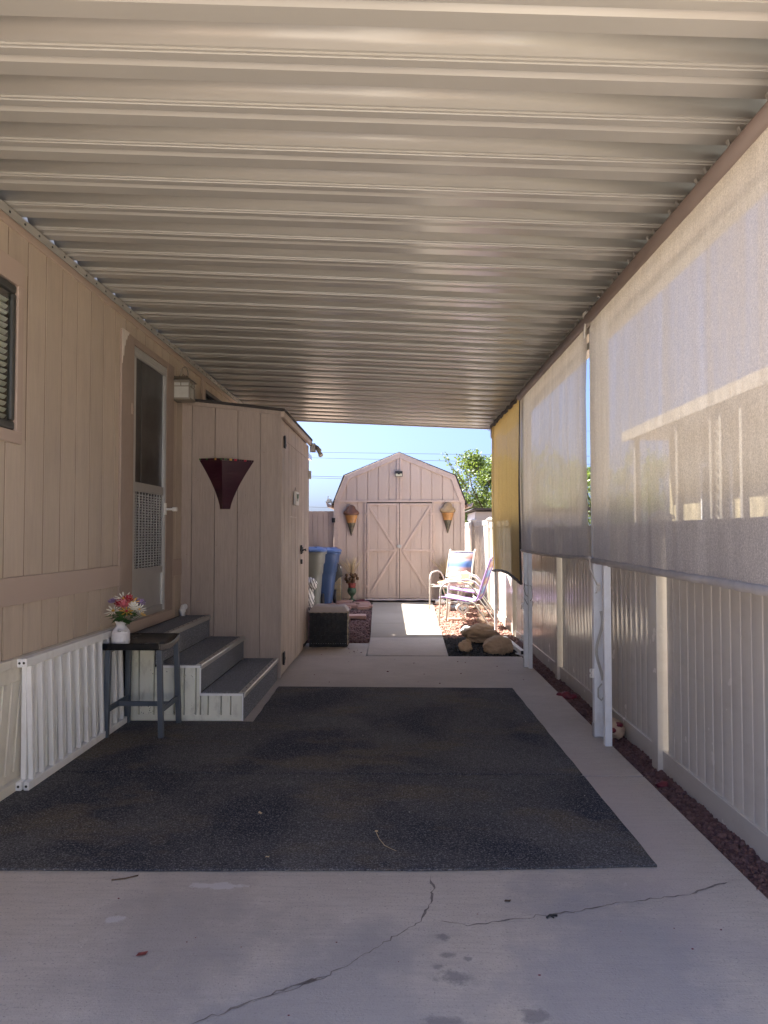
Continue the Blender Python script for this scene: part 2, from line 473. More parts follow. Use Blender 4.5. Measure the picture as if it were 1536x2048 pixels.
def shadecloth(name, col, open_, warm):
    m, nt, b = newmat(name)
    nt.nodes.remove(b)
    out = nt.nodes['Material Output']
    d = N(nt, 'ShaderNodeBsdfDiffuse'); t = N(nt, 'ShaderNodeBsdfTranslucent'); tr = N(nt, 'ShaderNodeBsdfTransparent')
    v = coords(nt)
    weave = tex(nt, coords(nt, (1, 60, 1.5)), 8, 3, .6)          # vertical knit rows
    c = mix(nt, ramp(nt, weave, .35, .65), mul(col, .80), mul(col, 1.14))
    c = mix(nt, ramp(nt, tex(nt, v, 105, 3, .7), .40, .62, 0, .5), c, mul(col, .5))
    c = mix(nt, ramp(nt, tex(nt, v, 140, 2, .7), .52, .66, 0, .5), c, mul(col, 1.5))
    nt.links.new(c, d.inputs[0])
    c2 = mix(nt, .5, c, warm)
    nt.links.new(c2, t.inputs[0])
    m1 = N(nt, 'ShaderNodeMixShader'); m1.inputs[0].default_value = .5
    nt.links.new(d.outputs[0], m1.inputs[1]); nt.links.new(t.outputs[0], m1.inputs[2])
    streak = tex(nt, coords(nt, (1, 7, .25)), 2.2, 4, .6)
    speck = tex(nt, v, 210, 2, .6)
    f = math_(nt, 'ADD', ramp(nt, speck, .42, .64, 0, open_ * .9), ramp(nt, streak, .3, .7, -open_ * .40, open_ * .55))
    f = math_(nt, 'ADD', f, open_ * .45)
    cl = math_(nt, 'MINIMUM', math_(nt, 'MAXIMUM', f, 0.02), .9)
    m2 = N(nt, 'ShaderNodeMixShader')
    nt.links.new(cl, m2.inputs[0]); nt.links.new(m1.outputs[0], m2.inputs[1]); nt.links.new(tr.outputs[0], m2.inputs[2])
    nt.links.new(m2.outputs[0], out.inputs[0])
    return m
M['shade_grey'] = shadecloth('grey beige shade cloth', (.66, .625, .575), .15, (.70, .62, .53))
M['shade_gold'] = shadecloth('golden shade cloth', (.54, .41, .19), .05, (.66, .49, .21))
M['hem'] = paint('grey hem fabric', (.42, .40, .39), .85, .1, 20, rand=0, fine=160, grain_b=.4)
M['hem_dark'] = paint('dark hem binding', (.06, .055, .05), .85, .1, 20, rand=0)

def leafmat(name, a, b2):
    m, nt, b = newmat(name)
    nt.nodes.remove(b)
    out = nt.nodes['Material Output']
    v = coords(nt)
    at = N(nt, 'ShaderNodeAttribute', attribute_name='tint')
    c = mix(nt, at.outputs['Fac'], a, b2)
    d = N(nt, 'ShaderNodeBsdfPrincipled'); t = N(nt, 'ShaderNodeBsdfTranslucent')
    d.inputs['Roughness'].default_value = .5
    nt.links.new(c, d.inputs['Base Color'])
    c2 = mix(nt, .6, c, (.20, .26, .03)); nt.links.new(c2, t.inputs[0])
    m1 = N(nt, 'ShaderNodeMixShader'); m1.inputs[0].default_value = .4
    nt.links.new(d.outputs[0], m1.inputs[1]); nt.links.new(t.outputs[0], m1.inputs[2])
    nt.links.new(m1.outputs[0], out.inputs[0])
    return m
M['leaf'] = leafmat('shrub leaves', (.035, .075, .022), (.10, .15, .045))

def glassmat():
    m, nt, b = newmat('window glass')
    nt.nodes.remove(b); out = nt.nodes['Material Output']
    g = N(nt, 'ShaderNodeBsdfGlossy'); g.inputs['Roughness'].default_value = .03
    tr = N(nt, 'ShaderNodeBsdfTransparent'); tr.inputs[0].default_value = (.85, .88, .86, 1)
    lw = N(nt, 'ShaderNodeLayerWeight'); lw.inputs[0].default_value = .5
    f5 = math_(nt, 'POWER', lw.outputs['Facing'], 4.0)
    m1 = N(nt, 'ShaderNodeMixShader')
    nt.links.new(math_(nt, 'ADD', math_(nt, 'MULTIPLY', f5, .75), .05), m1.inputs[0])
    nt.links.new(tr.outputs[0], m1.inputs[1]); nt.links.new(g.outputs[0], m1.inputs[2])
    nt.links.new(m1.outputs[0], out.inputs[0])
    return m
M['glass'] = glassmat()
M['stucco'] = paint('off white house siding', (.74, .72, .67), .7, .04, 1, rand=.02)

def slingmat():
    m, nt, b = newmat('striped sling fabric')
    tc = N(nt, 'ShaderNodeTexCoord'); sp = N(nt, 'ShaderNodeSeparateXYZ')
    nt.links.new(tc.outputs['Object'], sp.inputs[0])
    cr = N(nt, 'ShaderNodeValToRGB'); cr.color_ramp.interpolation = 'EASE'
    z = math_(nt, 'FRACT', math_(nt, 'MULTIPLY', sp.outputs[2], 4.2))
    nt.links.new(z, cr.inputs[0])
    el = cr.color_ramp.elements
    stops = [(0, (.05, .12, .32)), (.25, (.08, .16, .36)), (.42, (.22, .19, .25)), (.55, (.22, .09, .075)), (.78, (.24, .14, .14)), (1, (.05, .12, .32))]
    for i, (p, c) in enumerate(stops):
        e = el[i] if i < 2 else el.new(p)
        e.position = p; e.color = (*c, 1)
    nt.links.new(cr.outputs[0], b.inputs['Base Color']); b.inputs['Roughness'].default_value = .7
    return m
M['sling'] = slingmat()
M['sling_lav'] = paint('lavender sling fabric', (.24, .16, .32), .7, .05, 10, rand=0, fine=160, grain_b=.2)

# ================================================================ ground, slab, walk
g_ = MB(); g_.box(-400, 400, -400, 400, -.6, -.14)
obj('ground', g_, M['yard'], kind='structure')
r_ = MB(); r_.box(-120, 120, -17, -8.2, -.136, -.10)
obj('road', r_, M['road'], kind='structure')
bed = MB()
def bedpt(x, y): return (x, y, gz(y) - .05)
for x0, x1 in ((-3.2, 1.52), (1.52, 6.5)):
    ys = [8.03, 13.6, 20]
    for a, b in zip(ys[:-1], ys[1:]):
        p = [(x0, a, gz(a) - .05), (x1, a, gz(a) - .05), (x1, b, gz(b) - .05), (x0, b, gz(b) - .05)]
        q = [(x, y, -.5) for x, y, z in p]
        bed.add(p + q, [(0, 1, 2, 3), (7, 6, 5, 4), (0, 4, 5, 1), (1, 5, 6, 2), (2, 6, 7, 3), (3, 7, 4, 0)])
obj('yard_bed', bed, M['yard'], kind='structure')
strip = MB(); strip.box(1.35, 1.60, -2.0, 8.03, -.3, -.052)
obj('gravel_strip_bed', strip, M['yard'], kind='structure')

def slab(name, poly, mat, top=0.0, th=.14, slope=False, bev=.006):
    mb = MB()
    n = len(poly)
    vs = [(x, y, (gz(y) if slope else 0) + top) for x, y in poly]
    vs += [(x, y, z - th) for x, y, z in vs]
    mb.add(vs, [tuple(range(n)), tuple(range(2 * n - 1, n - 1, -1))] + [(i, n + i, n + (i + 1) % n, (i + 1) % n) for i in range(n)])
    return obj(name, mb, mat, kind='structure', bevel=bev)
slab('driveway_slab', [(-2.05, -8.1), (1.37, -8.1), (1.371, 4.088), (-2.05, 4.072)], M['concrete'])
slab('driveway_slab', [(-2.05, 4.088), (1.371, 4.104), (1.364, 8.05), (-2.05, 8.035)], M['concrete'])
slab('side_pad', [(-2.05, 8.045), (-.362, 8.05), (-.362, 8.99), (-2.05, 8.97)], M['concrete'], .0)
wl = lambda y: -.354 - .116 * max(0, (y - 9) / 4.04)
wr = lambda y: .554 + .058 * (y - 8) / 5.04
def wslab(a, b, m): return slab('walkway_slab', [(wl(a), a), (wr(a), a), (wr(b), b), (wl(b), b)], m, .004, slope=True)
wslab(8.06, 9.268, M['concrete'])
for a, b in ((9.28, 10.49), (10.498, 11.69), (11.698, 13.05)): wslab(a, b, M['walk'])

# cracks: thin recessed-looking ribbons following the broken line (dark open joint)
def crack(pts, w, seed):
    rr = random.Random(seed)
    mb = MB(); P = []
    for (x0, y0), (x1, y1) in zip(pts[:-1], pts[1:]):
        n = max(2, int(math.hypot(x1 - x0, y1 - y0) / .018))
        for i in range(n):
            t = i / n
            P.append((x0 + (x1 - x0) * t + rr.gauss(0, .004), y0 + (y1 - y0) * t + rr.gauss(0, .0045)))
    P.append(pts[-1])
    L = []
    for i, (x, y) in enumerate(P):
        q = P[min(i + 1, len(P) - 1)]; p = P[max(i - 1, 0)]
        d = Vector((q[0] - p[0], q[1] - p[1])).normalized()
        ww = w * (.2 + 1.5 * abs(noise.noise(Vector((i * .17, seed, 0)))) * 2 + (1.2 if noise.noise(Vector((i * .06, seed + 9, 0))) > .32 else 0)) * (1 if 2 < i < len(P) - 3 else .2)
        L += [(x - d.y * ww, y + d.x * ww, .0012), (x + d.y * ww, y - d.x * ww, .0012)]
    mb.add(L, [(2 * i, 2 * i + 2, 2 * i + 3, 2 * i + 1) for i in range(len(P) - 1)])
    return obj('crack', mb, M['crackm'], kind='structure')
M['crackm'] = paint('open crack', (.20, .175, .16), .95, .4, 40, rand=0)
CR1 = [(.122, 2.90), (.135, 2.80), (.118, 2.70), (.10, 2.63), (.075, 2.56), (-.01, 2.47), (-.13, 2.33), (-.21, 2.25), (-.33, 2.17), (-.42, 2.12), (-.60, 2.0), (-.75, 1.90)]
CR2 = [(.10, 2.58), (.22, 2.545), (.30, 2.545), (.42, 2.585), (.62, 2.63), (.80, 2.70), (.95, 2.73), (1.08, 2.76), (1.2, 2.83), (1.31, 2.89)]
crack(CR1, .0034, 1); crack(CR2, .0028, 2)
crack([(-.21, 2.25), (-.30, 2.20), (-.42, 2.115)], .006, 5)

# ================================================================ gravel (real stones)
def stones(name, pts, size, mat, label, seed, sub=1, cat='gravel'):
    rr = np.random.default_rng(seed)
    bm = bmesh.new(); bmesh.ops.create_icosphere(bm, subdivisions=sub, radius=1)
    base = np.array([v.co[:] for v in bm.verts]); F = np.array([[v.index for v in f.verts] for f in bm.faces]); bm.free()
    n = len(pts); nv = len(base)
    pts = np.array(pts)
    V = np.empty((n, nv, 3)); 
    sc = size * (0.55 + rr.random((n, 1, 1)) ** 2 * 1.0) * np.stack([rr.uniform(.75, 1.35, n), rr.uniform(.75, 1.35, n), rr.uniform(.5, .95, n)], -1)[:, None, :]
    jit = 1 + rr.normal(0, .17, (n, nv, 1))
    V = base[None] * jit * sc
    a = rr.uniform(0, 2 * PI, n); t = rr.normal(0, .5, n)
    ca, sa, ct, st = np.cos(a), np.sin(a), np.cos(t), np.sin(t)
    x, y, z = V[..., 0], V[..., 1], V[..., 2]
    y2 = y * ct[:, None] - z * st[:, None]; z2 = y * st[:, None] + z * ct[:, None]
    V = np.stack([x * ca[:, None] - y2 * sa[:, None], x * sa[:, None] + y2 * ca[:, None], z2], -1) + pts[:, None, :]
    FF = (F[None] + (np.arange(n) * nv)[:, None, None]).reshape(-1, 3)
    me = bpy.data.meshes.new(name)
    me.vertices.add(n * nv); me.vertices.foreach_set('co', V.reshape(-1))
    me.loops.add(len(FF) * 3); me.loops.foreach_set('vertex_index', FF.reshape(-1).astype(np.int32))
    me.polygons.add(len(FF)); me.polygons.foreach_set('loop_start', np.arange(0, len(FF) * 3, 3, dtype=np.int32))
    me.polygons.foreach_set('loop_total', np.full(len(FF), 3, dtype=np.int32))
    me.update(calc_edges=True); me.validate()
    at = me.attributes.new('tint', 'FLOAT', 'FACE'); at.data.foreach_set('value', np.repeat(rr.random(n), len(F)).astype(np.float32))
    me.materials.append(mat)
    return obj(name, me, kind='stuff', label=label, cat=cat)

def scatter(poly_fn, x0, x1, y0, y1, n, zf, seed, hump=0.0):
    rr = np.random.default_rng(seed); P = []
    while len(P) < n:
        x, y = rr.uniform(x0, x1), rr.uniform(y0, y1)
        if poly_fn(x, y): P.append((x, y, zf(x, y) + rr.uniform(-.006, .010)))
    return P
stones('red_gravel', scatter(lambda x, y: True, 1.365, 1.545, 2.0, 5.2, 6500, lambda x, y: -.028 + .012 * noise.noise(Vector((x * 5, y * 3, 0))), 1), .0115, M['gravel_red'], 'dark red lava gravel in the narrow strip between slab and fence', 1)
stones('red_gravel', scatter(lambda x, y: True, 1.36, 1.545, 5.2, 9.4, 4200, lambda x, y: gz(y) - .028 + .012 * noise.noise(Vector((x * 5, y * 3, 0))), 2), .0145, M['gravel_red'], 'dark red lava gravel along the fence behind the far posts', 2)
edge = lambda x: 9.30 + .12 * noise.noise(Vector((x * 4, 0, 0))) + (0.0 if x < 1.0 else -.35 * (x - 1.0))
stones('pink_gravel', scatter(lambda x, y: x > wr(y) + .015 and y > edge(x) - .03 * rnd.random(), .56, 1.5, 8.9, 13.45, 9500, lambda x, y: gz(y) - .02, 3), .018, M['gravel_pink'], 'sunlit pink lava gravel under the patio chairs', 3)
stones('black_gravel', scatter(lambda x, y: x > wr(y) + .012 and y < edge(x) + .04 * rnd.random(), .56, 1.36, 8.08, 9.6, 3300, lambda x, y: gz(y) - .022, 4), .017, M['gravel_black'], 'black gravel bed around the tan boulders', 4)
stones('maroon_gravel', scatter(lambda x, y: x < wl(y) - .012, -1.45, -.355, 9.0, 12.0, 6000, lambda x, y: gz(y) - .022, 5), .018, M['gravel_red'], 'maroon lava gravel left of the walkway behind the ottoman', 5)

# ================================================================ mobile home
XW = -2.03
home = thing('mobile_home', 'taupe panelled mobile home with storm door and blind-covered window', 'mobile home', (XW, 2.0, 0))
WIN = (2.4, 3.735, 1.90, 2.665); WINT = (2.3, 3.795, 1.83, 2.795)
DOOR = (5.42, 6.19, .70, 2.796)
W2 = (7.42, 8.55, 2.25, 2.87)
# sheathing behind the boards with real openings
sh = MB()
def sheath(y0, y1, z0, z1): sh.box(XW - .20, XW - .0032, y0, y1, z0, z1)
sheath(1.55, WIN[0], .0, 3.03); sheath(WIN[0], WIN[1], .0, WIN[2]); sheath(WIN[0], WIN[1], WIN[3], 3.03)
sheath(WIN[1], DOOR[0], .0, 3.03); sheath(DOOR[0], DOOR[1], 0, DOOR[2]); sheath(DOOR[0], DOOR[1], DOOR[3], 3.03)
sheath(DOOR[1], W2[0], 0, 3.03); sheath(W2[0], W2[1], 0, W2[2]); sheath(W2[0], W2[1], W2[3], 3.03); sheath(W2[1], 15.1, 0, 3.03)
obj('wall', sh, M['groove_shade'], home)
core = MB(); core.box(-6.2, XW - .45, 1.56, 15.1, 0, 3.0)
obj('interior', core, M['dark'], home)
rf = MB(); rf.prism([(-6.6, 3.16), (-4.1, 3.46), (-2.085, 3.215), (-2.085, 3.185), (-6.6, 3.12)], 1, 1.3, 10.51)
rf.prism([(-6.6, 3.04), (-4.1, 3.34), (-1.85, 3.03), (-1.85, 2.93), (-6.6, 2.99)], 1, 10.515, 15.3)
obj('roof', rf, M['roof_pan'], home)
mb = MB(); mb.box(-2.5, -2.10, 1.5, 10.5, 3.031, 3.19); obj('eave_wall', mb, M['roof_pan'], home)
BM_ = {}
def board(parent, name, mat, x, y, z0, z1, w=.192, t=.02, axis='y'):
    k = (name, mat.name, round(z1 - z0, 3), round(w, 3), t, axis)
    if k not in BM_:
        mb = MB()
        if axis == 'y': mb.box(-t, 0, 0, w, 0, z1 - z0)
        else: mb.box(0, w, 0, t, 0, z1 - z0)
        BM_[k] = mb.mesh(name, [mat])
    return obj(name, BM_[k], parent=parent, loc=(x, y, z0), bevel=0)
y = 3.671 - 10 * .203
while y < 9.6:
    w = .192
    segs = [(1.126, 2.955)]
    a, b = y, y + w
    def clip(lo, hi, z0, z1):
        global segs
        if b > lo and a < hi: segs = [s for q in segs for s in ((q[0], min(q[1], z0)), (max(q[0], z1), q[1])) if s[1] - s[0] > .02]
    clip(WINT[0], WINT[1] - .03, WINT[2] + .03, WINT[3] - .03)
    clip(5.41, 6.20, 0, 2.83)
    clip(W2[0], W2[1], W2[2], W2[3])
    if a > 6.7: segs = [(max(q[0], 2.3), q[1]) for q in segs if q[1] > 2.3]
    for q in segs: board(home, 'siding_board', M['taupe'], XW, y, q[0], q[1])
    if y < 5.1 or 6.2 < y < 6.65: board(home, 'lower_siding_board', M['taupe'], XW + .002 * rnd.random(), y, .70 if y < 6 else .60, .98)
    y += .203
board(home, 'siding_board', M['taupe'], XW - .0004, 3.755, 1.80, 2.83, .106)
b_ = MB(); b_.box(XW - .01, XW + .016, 1.55, 5.22, .978, 1.126); b_.box(XW - .01, XW + .016, 6.40, 6.66, .978, 1.126)
obj('band_trim', b_, M['taupe_trim'], home, bevel=.003)
h_ = MB(); h_.box(XW - .01, XW + .014, 1.55, 10.2, 2.955, 3.046)
obj('eave_trim', h_, M['taupe_trim'], home, bevel=.003)
h_ = MB(); h_.box(XW - .01, XW + .03, 1.55, 10.4, 3.03, 3.036); h_.box(XW + .024, XW + .03, 1.55, 10.4, 2.99, 3.03)
obj('hanger_channel', h_, M['roof_pan'], home)
sc = MB(); yy = 2.4
while yy < 9.6:
    sc.obox((XW + .032, yy, 3.010), (.005, .010, .010)); yy += .152
s_ = obj('channel_screws', sc, M['blackmetal'], home); s_['kind'] = 'stuff'
# white-ish lower trim and ribbed skirting
t_ = MB(); t_.box(XW - .02, XW + .012, 1.55, 5.2, .575, .655); t_.box(XW - .02, XW + .03, 1.55, 5.2, .655, .70)
obj('skirting_trim', t_, M['skirt'], home, bevel=.004)
t_ = MB(); t_.box(XW - .02, XW + .03, 1.55, 5.2, 0.004, .06); t_.box(XW - .02, XW - .005, 1.55, 5.2, .06, .10)
obj('skirting_sill', t_, M['skirt'], home, bevel=.003)
rib = MB(); rib.bar((0, 0, 0), (.0, .06, .47), .045, .018, (1, 0, 0)); ribm = rib.mesh('skirting_rib', [M['skirt']])
yy = 1.6
while yy < 5.1:
    obj('skirting_rib', ribm, parent=home, loc=(XW - .002, yy, .10)); yy += .085
mb = MB(); mb.box(XW - .0031, XW - .0008, 1.56, 5.2, .0605, .5745); obj('skirting_back', mb, M['skirt'], home)
# window (near left)
wf = MB()
wf.box(XW - .021, XW + .012, WIN[0], WIN[1], WIN[2] - .003, WIN[2] + .045); wf.box(XW - .021, XW + .012, WIN[0], WIN[1], WIN[3] - .045, WIN[3])
wf.box(XW - .021, XW + .012, WIN[1] - .035, WIN[1], WIN[2] + .045, WIN[3] - .045); wf.box(XW - .021, XW + .012, WIN[0], WIN[0] + .035, WIN[2] + .045, WIN[3] - .045)
win = obj('window', wf, M['bronze'], home, bevel=.012, seg=3)
tr = MB()
tr.box(XW - .01, XW + .020, WINT[0], WINT[1], WINT[2], WIN[2] - .006); tr.box(XW - .01, XW + .020, WINT[0], WINT[1], WIN[3] + .003, WINT[3])
tr.box(XW - .01, XW + .019, WIN[1] + .003, WINT[1], WIN[2] - .006, WIN[3] + .003)
WLw = win
obj('window_trim', tr, M['taupe_trim'], win, bevel=.003)
pn = MB(); pn.box(XW - .006, XW - .003, WIN[0] + .03, WIN[1] - .03, WIN[2] + .04, WIN[3] - .04)
obj('pane', pn, M['glass'], win)
sl = MB(); sl.prism([(-.010, 0.0), (.0, .003), (.012, .016), (.013, .0135), (.002, 0), (-.009, -.003)], 1, 0, WIN[1] - WIN[0] - .05); slm = sl.mesh('blind_slat', [M['blind']])
z = WIN[2] + .06
while z < WIN[3] - .06:
    obj('blind_slat', slm, parent=win, loc=(XW - .034, WIN[0] + .025, z)); z += .034
cu = MB(); cu.grid(lambda u, v: (XW - .10 + .012 * math.sin(u * 60), WIN[0] + .05 + u * (WIN[1] - WIN[0] - .22), WIN[2] + v * (WIN[3] - WIN[2])), 60, 1)
obj('curtain', cu, M['blind'], win)
# second window, above the closet
wf = MB(); wf.box(XW - .05, XW + .014, W2[0], W2[1], W2[3] - .04, W2[3]); wf.box(XW - .05, XW + .014, W2[0], W2[0] + .04, W2[2], W2[3] - .04); wf.box(XW - .05, XW + .014, W2[1] - .04, W2[1], W2[2], W2[3] - .04)
wf.box(XW - .05, XW + .014, W2[0] + .04, W2[1] - .04, W2[2], W2[2] + .04)
w2 = obj('window', wf, M['bronze'], home)
pn = MB(); pn.box(XW - .028, XW - .024, W2[0] + .035, W2[1] - .035, W2[2] + .035, W2[3] - .035)
obj('pane', pn, M['glass_dark'], w2)
tr = MB(); tr.box(XW - .01, XW + .022, W2[0] - .10, W2[0] - .003, 2.2, 2.953)
obj('window_trim', tr, M['taupe_trim'], w2)
# door: casing, storm door, screen, louvred grille, kick panel, handle
cs = MB(); cs.box(XW - .02, XW + .018, 5.17, 5.418, .62, 2.855); cs.box(XW - .02, XW + .018, 6.192, 6.39, .62, 2.855); cs.box(XW - .02, XW + .017, 5.418, 6.192, 2.800, 2.853)
obj('door_casing', cs, M['casing'], home, bevel=.006)
pp = MB(); pp.prism([(5.168, 2.858), (5.30, 2.858), (5.285, 2.83), (5.27, 2.835), (5.25, 2.79), (5.235, 2.80), (5.222, 2.74), (5.21, 2.745), (5.20, 2.66), (5.185, 2.67), (5.175, 2.60), (5.168, 2.60)], 0, XW + .0183, XW + .0208)
obj('peeled_primer', pp, M['paper'], home)
Y0, Y1, Z0, Z1 = DOOR
df = MB()
for a in ((Y0, Y0 + .05, Z0, Z1 - .002), (Y1 - .06, Y1, Z0, Z1 - .002)): df.box(XW - .015, XW + .012, *a)
df.box(XW - .0145, XW + .0115, Y0 + .05, Y1 - .06, Z1 - .075, Z1 - .002); df.box(XW - .0145, XW + .0115, Y0 + .05, Y1 - .06, 1.685, 1.755)
df.box(XW - .0145, XW + .0115, Y0 + .05, Y1 - .06, 1.03, 1.085); df.box(XW - .0145, XW + .0115, Y0 + .05, Y1 - .06, Z0, Z0 + .06)
for k in range(3): df.box(XW + .0115, XW + .0155, Y0 + .004 + .0, Y1 - .004, Z1 - .068 + k * .022, Z1 - .060 + k * .022)
for k in range(2): df.box(XW + .012, XW + .0165, Y1 - .05 + k * .022, Y1 - .042 + k * .022, Z0 + .01, Z1 - .08)
door = obj('storm_door', df, M['alu'], home)
q = MB(); q.box(XW - .006, XW - .002, Y0 + .05, Y1 - .06, 1.755, Z1 - .075)
M['screen'] = paint('dark insect screen', (.028, .026, .024), .35, .1, 3, rand=0)
obj('insect_screen', q, M['screen'], door)
q = MB(); q.box(XW - .0055, XW - .002, Y0 + .2, Y0 + .235, 1.76, Z1 - .08)
q.v = [(v[0] + .0035, v[1], v[2]) for v in q.v]
obj('inner_mullion', q, paint('dim mullion', (.07, .067, .062), .5, .05, 4, rand=0), door)
q = MB(); q.box(XW - .008, XW - .002, Y0 + .05, Y1 - .06, Z0 + .06, 1.03)
obj('kick_panel', q, M['alu'], door)
q = MB(); q.box(XW - .012, XW - .008, Y0 + .05, Y1 - .06, 1.085, 1.685)
obj('grille_back', q, M['bronze'], door)
q = MB()
# perforated louvres: each row a wavy strip of short tongues
q.prism([(-.007, 0), (.007, .011), (.009, .009), (-.004, -.002)], 1, 0, Y1 - Y0 - .114); lm = q.mesh('louvre', [M['alu']])
z = 1.095
while z < 1.675:
    obj('louvre', lm, parent=door, loc=(XW - .002, Y0 + .052, z)); z += .0215
q = MB()
for k in range(9): q.box(XW + .001, XW + .0085, Y0 + .09 + k * .068, Y0 + .094 + k * .068, 1.087, 1.683)
o_ = obj('grille_wire', q, M['alu'], door); o_['kind'] = 'stuff'
q = MB(); q.box(XW + .012, XW + .030, Y1 - .05, Y1 - .012, 1.52, 1.62); q.tube([(XW + .03, Y1 - .03, 1.568), (XW + .085, Y1 - .03, 1.568)], .011, 10)
q.tube([(XW + .085, Y1 - .03, 1.568), (XW + .125, Y1 - .03, 1.568)], .019, 12)
obj('handle', q, M['whiteplastic'], door, bevel=.002)
q = MB(); q.box(XW + .0185, XW + .024, 5.36, 5.385, 2.26, 2.34); q.box(XW + .0185, XW + .024, 5.37, 5.40, 2.29, 2.31)
obj('hinge', q, M['taupe_trim'], door)
q = MB(); q.box(XW - .02, XW + .05, 5.30, 6.30, .615, .70)
obj('door_sill', q, M['taupe_trim'], home, bevel=.006)

# ================================================================ carport
cp = thing('carport', 'cream ribbed metal carport roof on slim white posts over the driveway', 'carport', (0, 1.93, 0))
zl = lambda x: 2.955 - .0455 * x
prof = [(-.012, .085), (.045, .084), (.080, .068), (.106, .040), (.128, .011), (.139, .011), (.1405, .0045), (.1515, .0045), (.153, 0), (.190, 0), (.1925, .030), (.2265, 0), (.302, 0), (.3045, .083), (.3155, .083)]
def panmesh():
    mb = MB(); XL, XR = XW - .01, 1.475
    n = len(prof)
    vs = [(x, yy, zl(x) + zz + dz) for x in (XL, XR) for dz in (0, .0016) for yy, zz in prof]
    fs = []
    for i in range(n - 1):
        fs.append((i, i + 1, 2 * n + i + 1, 2 * n + i))
        fs.append((n + i + 1, n + i, 3 * n + i, 3 * n + i + 1))
        fs.append((i + 1, i, n + i, n + i + 1)); fs.append((2 * n + i, 2 * n + i + 1, 3 * n + i + 1, 3 * n + i))
    mb.add(vs, fs)
    for i in range(4): mb.sm[4 * i] = True
    return mb.mesh('roof_pan', [M['roof_pan']], fix=False)
pm = panmesh()
NP = 28
for k in range(NP): obj('roof_pan', pm, parent=cp, loc=(0, 1.93 + k * .305, rnd.uniform(-.001, .001) - .003 * 0), rot=(0, 0, rnd.gauss(0, .0006)))
YE = 1.93 + NP * .305
M['fascia'] = paint('tan fascia enamel', (.42, .36, .30), .4, .04, 1, rand=0)
for nm, ya, yb in (('front_fascia', 1.885, 1.915), ('rear_fascia', YE + .012, YE + .04)):
    f_ = MB(); XL, XR = XW + .0, 1.46
    vs = [(x, yy, zl(x) + zz) for x in (XL, XR) for yy in (ya, yb) for zz in (-.012, .105)]
    f_.add(vs, [(0, 1, 3, 2), (4, 6, 7, 5), (0, 4, 5, 1), (2, 3, 7, 6), (0, 2, 6, 4), (1, 5, 7, 3)])
    obj(nm, f_, M['fascia'], cp)
bm_ = MB(); zb = zl(1.37) - .004
bm_.box(1.335, 1.345, 1.93, YE, zb - .13, zb); bm_.box(1.345, 1.395, 1.93, YE, zb - .006, zb - .0005); bm_.box(1.345, 1.395, 1.93, YE, zb - .13, zb - .124)
obj('beam', bm_, M['fascia'], cp)
gt = MB(); gt.box(1.49, 1.496, 1.9, YE + .05, 2.80, 2.955); gt.box(1.496, 1.56, 1.9, YE + .05, 2.80, 2.806); gt.box(1.56, 1.566, 1.9, YE + .05, 2.80, 2.94)
obj('gutter', gt, M['roof_pan'], cp)
br = MB(); br.bar((1.30, .0, zl(1.3) - .03), (1.345, .0, zl(1.3) - .05), .02, .004); br.bar((1.30, 0, zl(1.3) - .03), (1.29, 0, zl(1.3) + .0), .02, .004)
brm = br.mesh('pan_clip', [M['roof_pan']])
for k in range(1, NP):
    for dy in (.175, .265):
        obj('pan_clip', brm, parent=cp, loc=(0, 1.93 + k * .305 + dy, 0))
def post(x0, x1, y0, y1, z0=0.0, z1=None, mat='post', channel=False):
    mb = MB(); z1 = z1 or zb - .131
    if channel:
        mb.box(x0, x1, y1 - .006, y1, z0, z1); mb.box(x0, x0 + .006, y0, y1 - .006, z0, z1); mb.box(x1 - .006, x1, y0, y1 - .006, z0, z1)
        mb.box(x0 + .006, x0 + .016, y0, y0 + .004, z0, z1); mb.box(x1 - .016, x1 - .006, y0, y0 + .004, z0, z1); mb.box(x0 + .0062, x1 - .0062, y0 + .005, y0 + .006, z0, z1)
    else: mb.box(x0, x1, y0, y1, z0, z1)
    return obj('post', mb, M[mat], cp, bevel=.002)
p1 = post(1.306, 1.366, 4.862, 4.915, channel=True)
p2 = post(1.317, 1.362, 4.66, 4.70)
p3 = post(1.278, 1.318, 7.385, 7.44, channel=True)
p4 = post(1.312, 1.35, 7.325, 7.365)
p5 = post(1.285, 1.318, 9.69, 9.735, gz(9.7) - .05, 2.78)
def anchor(par, x, y, z0):
    mb = MB(); mb.box(x - .004, x + .062, y - .01, y + .06, z0, z0 + .006); mb.box(x - .006, x - .001, y + .005, y + .045, z0 + .006, z0 + .09)
    obj('foot_plate', mb, M['alu'], par)
anchor(p1, 1.306, 4.865, .0); anchor(p3, 1.278, 7.385, .0)
def cleat(par, x, y, z):
    mb = MB(); mb.box(x - .012, x + .0, y + .012, y + .04, z - .03, z + .03)
    mb.tube([(x - .02, y + .026, z - .03), (x - .022, y + .026, z - .01), (x - .012, y + .026, z), (x - .022, y + .026, z + .01), (x - .02, y + .026, z + .03)], .005, 6)
    obj('cleat', mb, M['whiteplastic'], par)
cleat(p1, 1.306, 4.86, .42); cleat(p3, 1.278, 7.385, .62); cleat(p3, 1.278, 7.385, .30)
mb = MB(); mb.tube([(1.33, 4.855, 1.02), (1.345, 4.83, 1.01), (1.325, 4.845, .98), (1.32, 4.855, .96)], .006, 6); mb.box(1.325, 1.35, 4.848, 4.861, .97, 1.03)
obj('cleat', mb, M['whiteplastic'], p1)
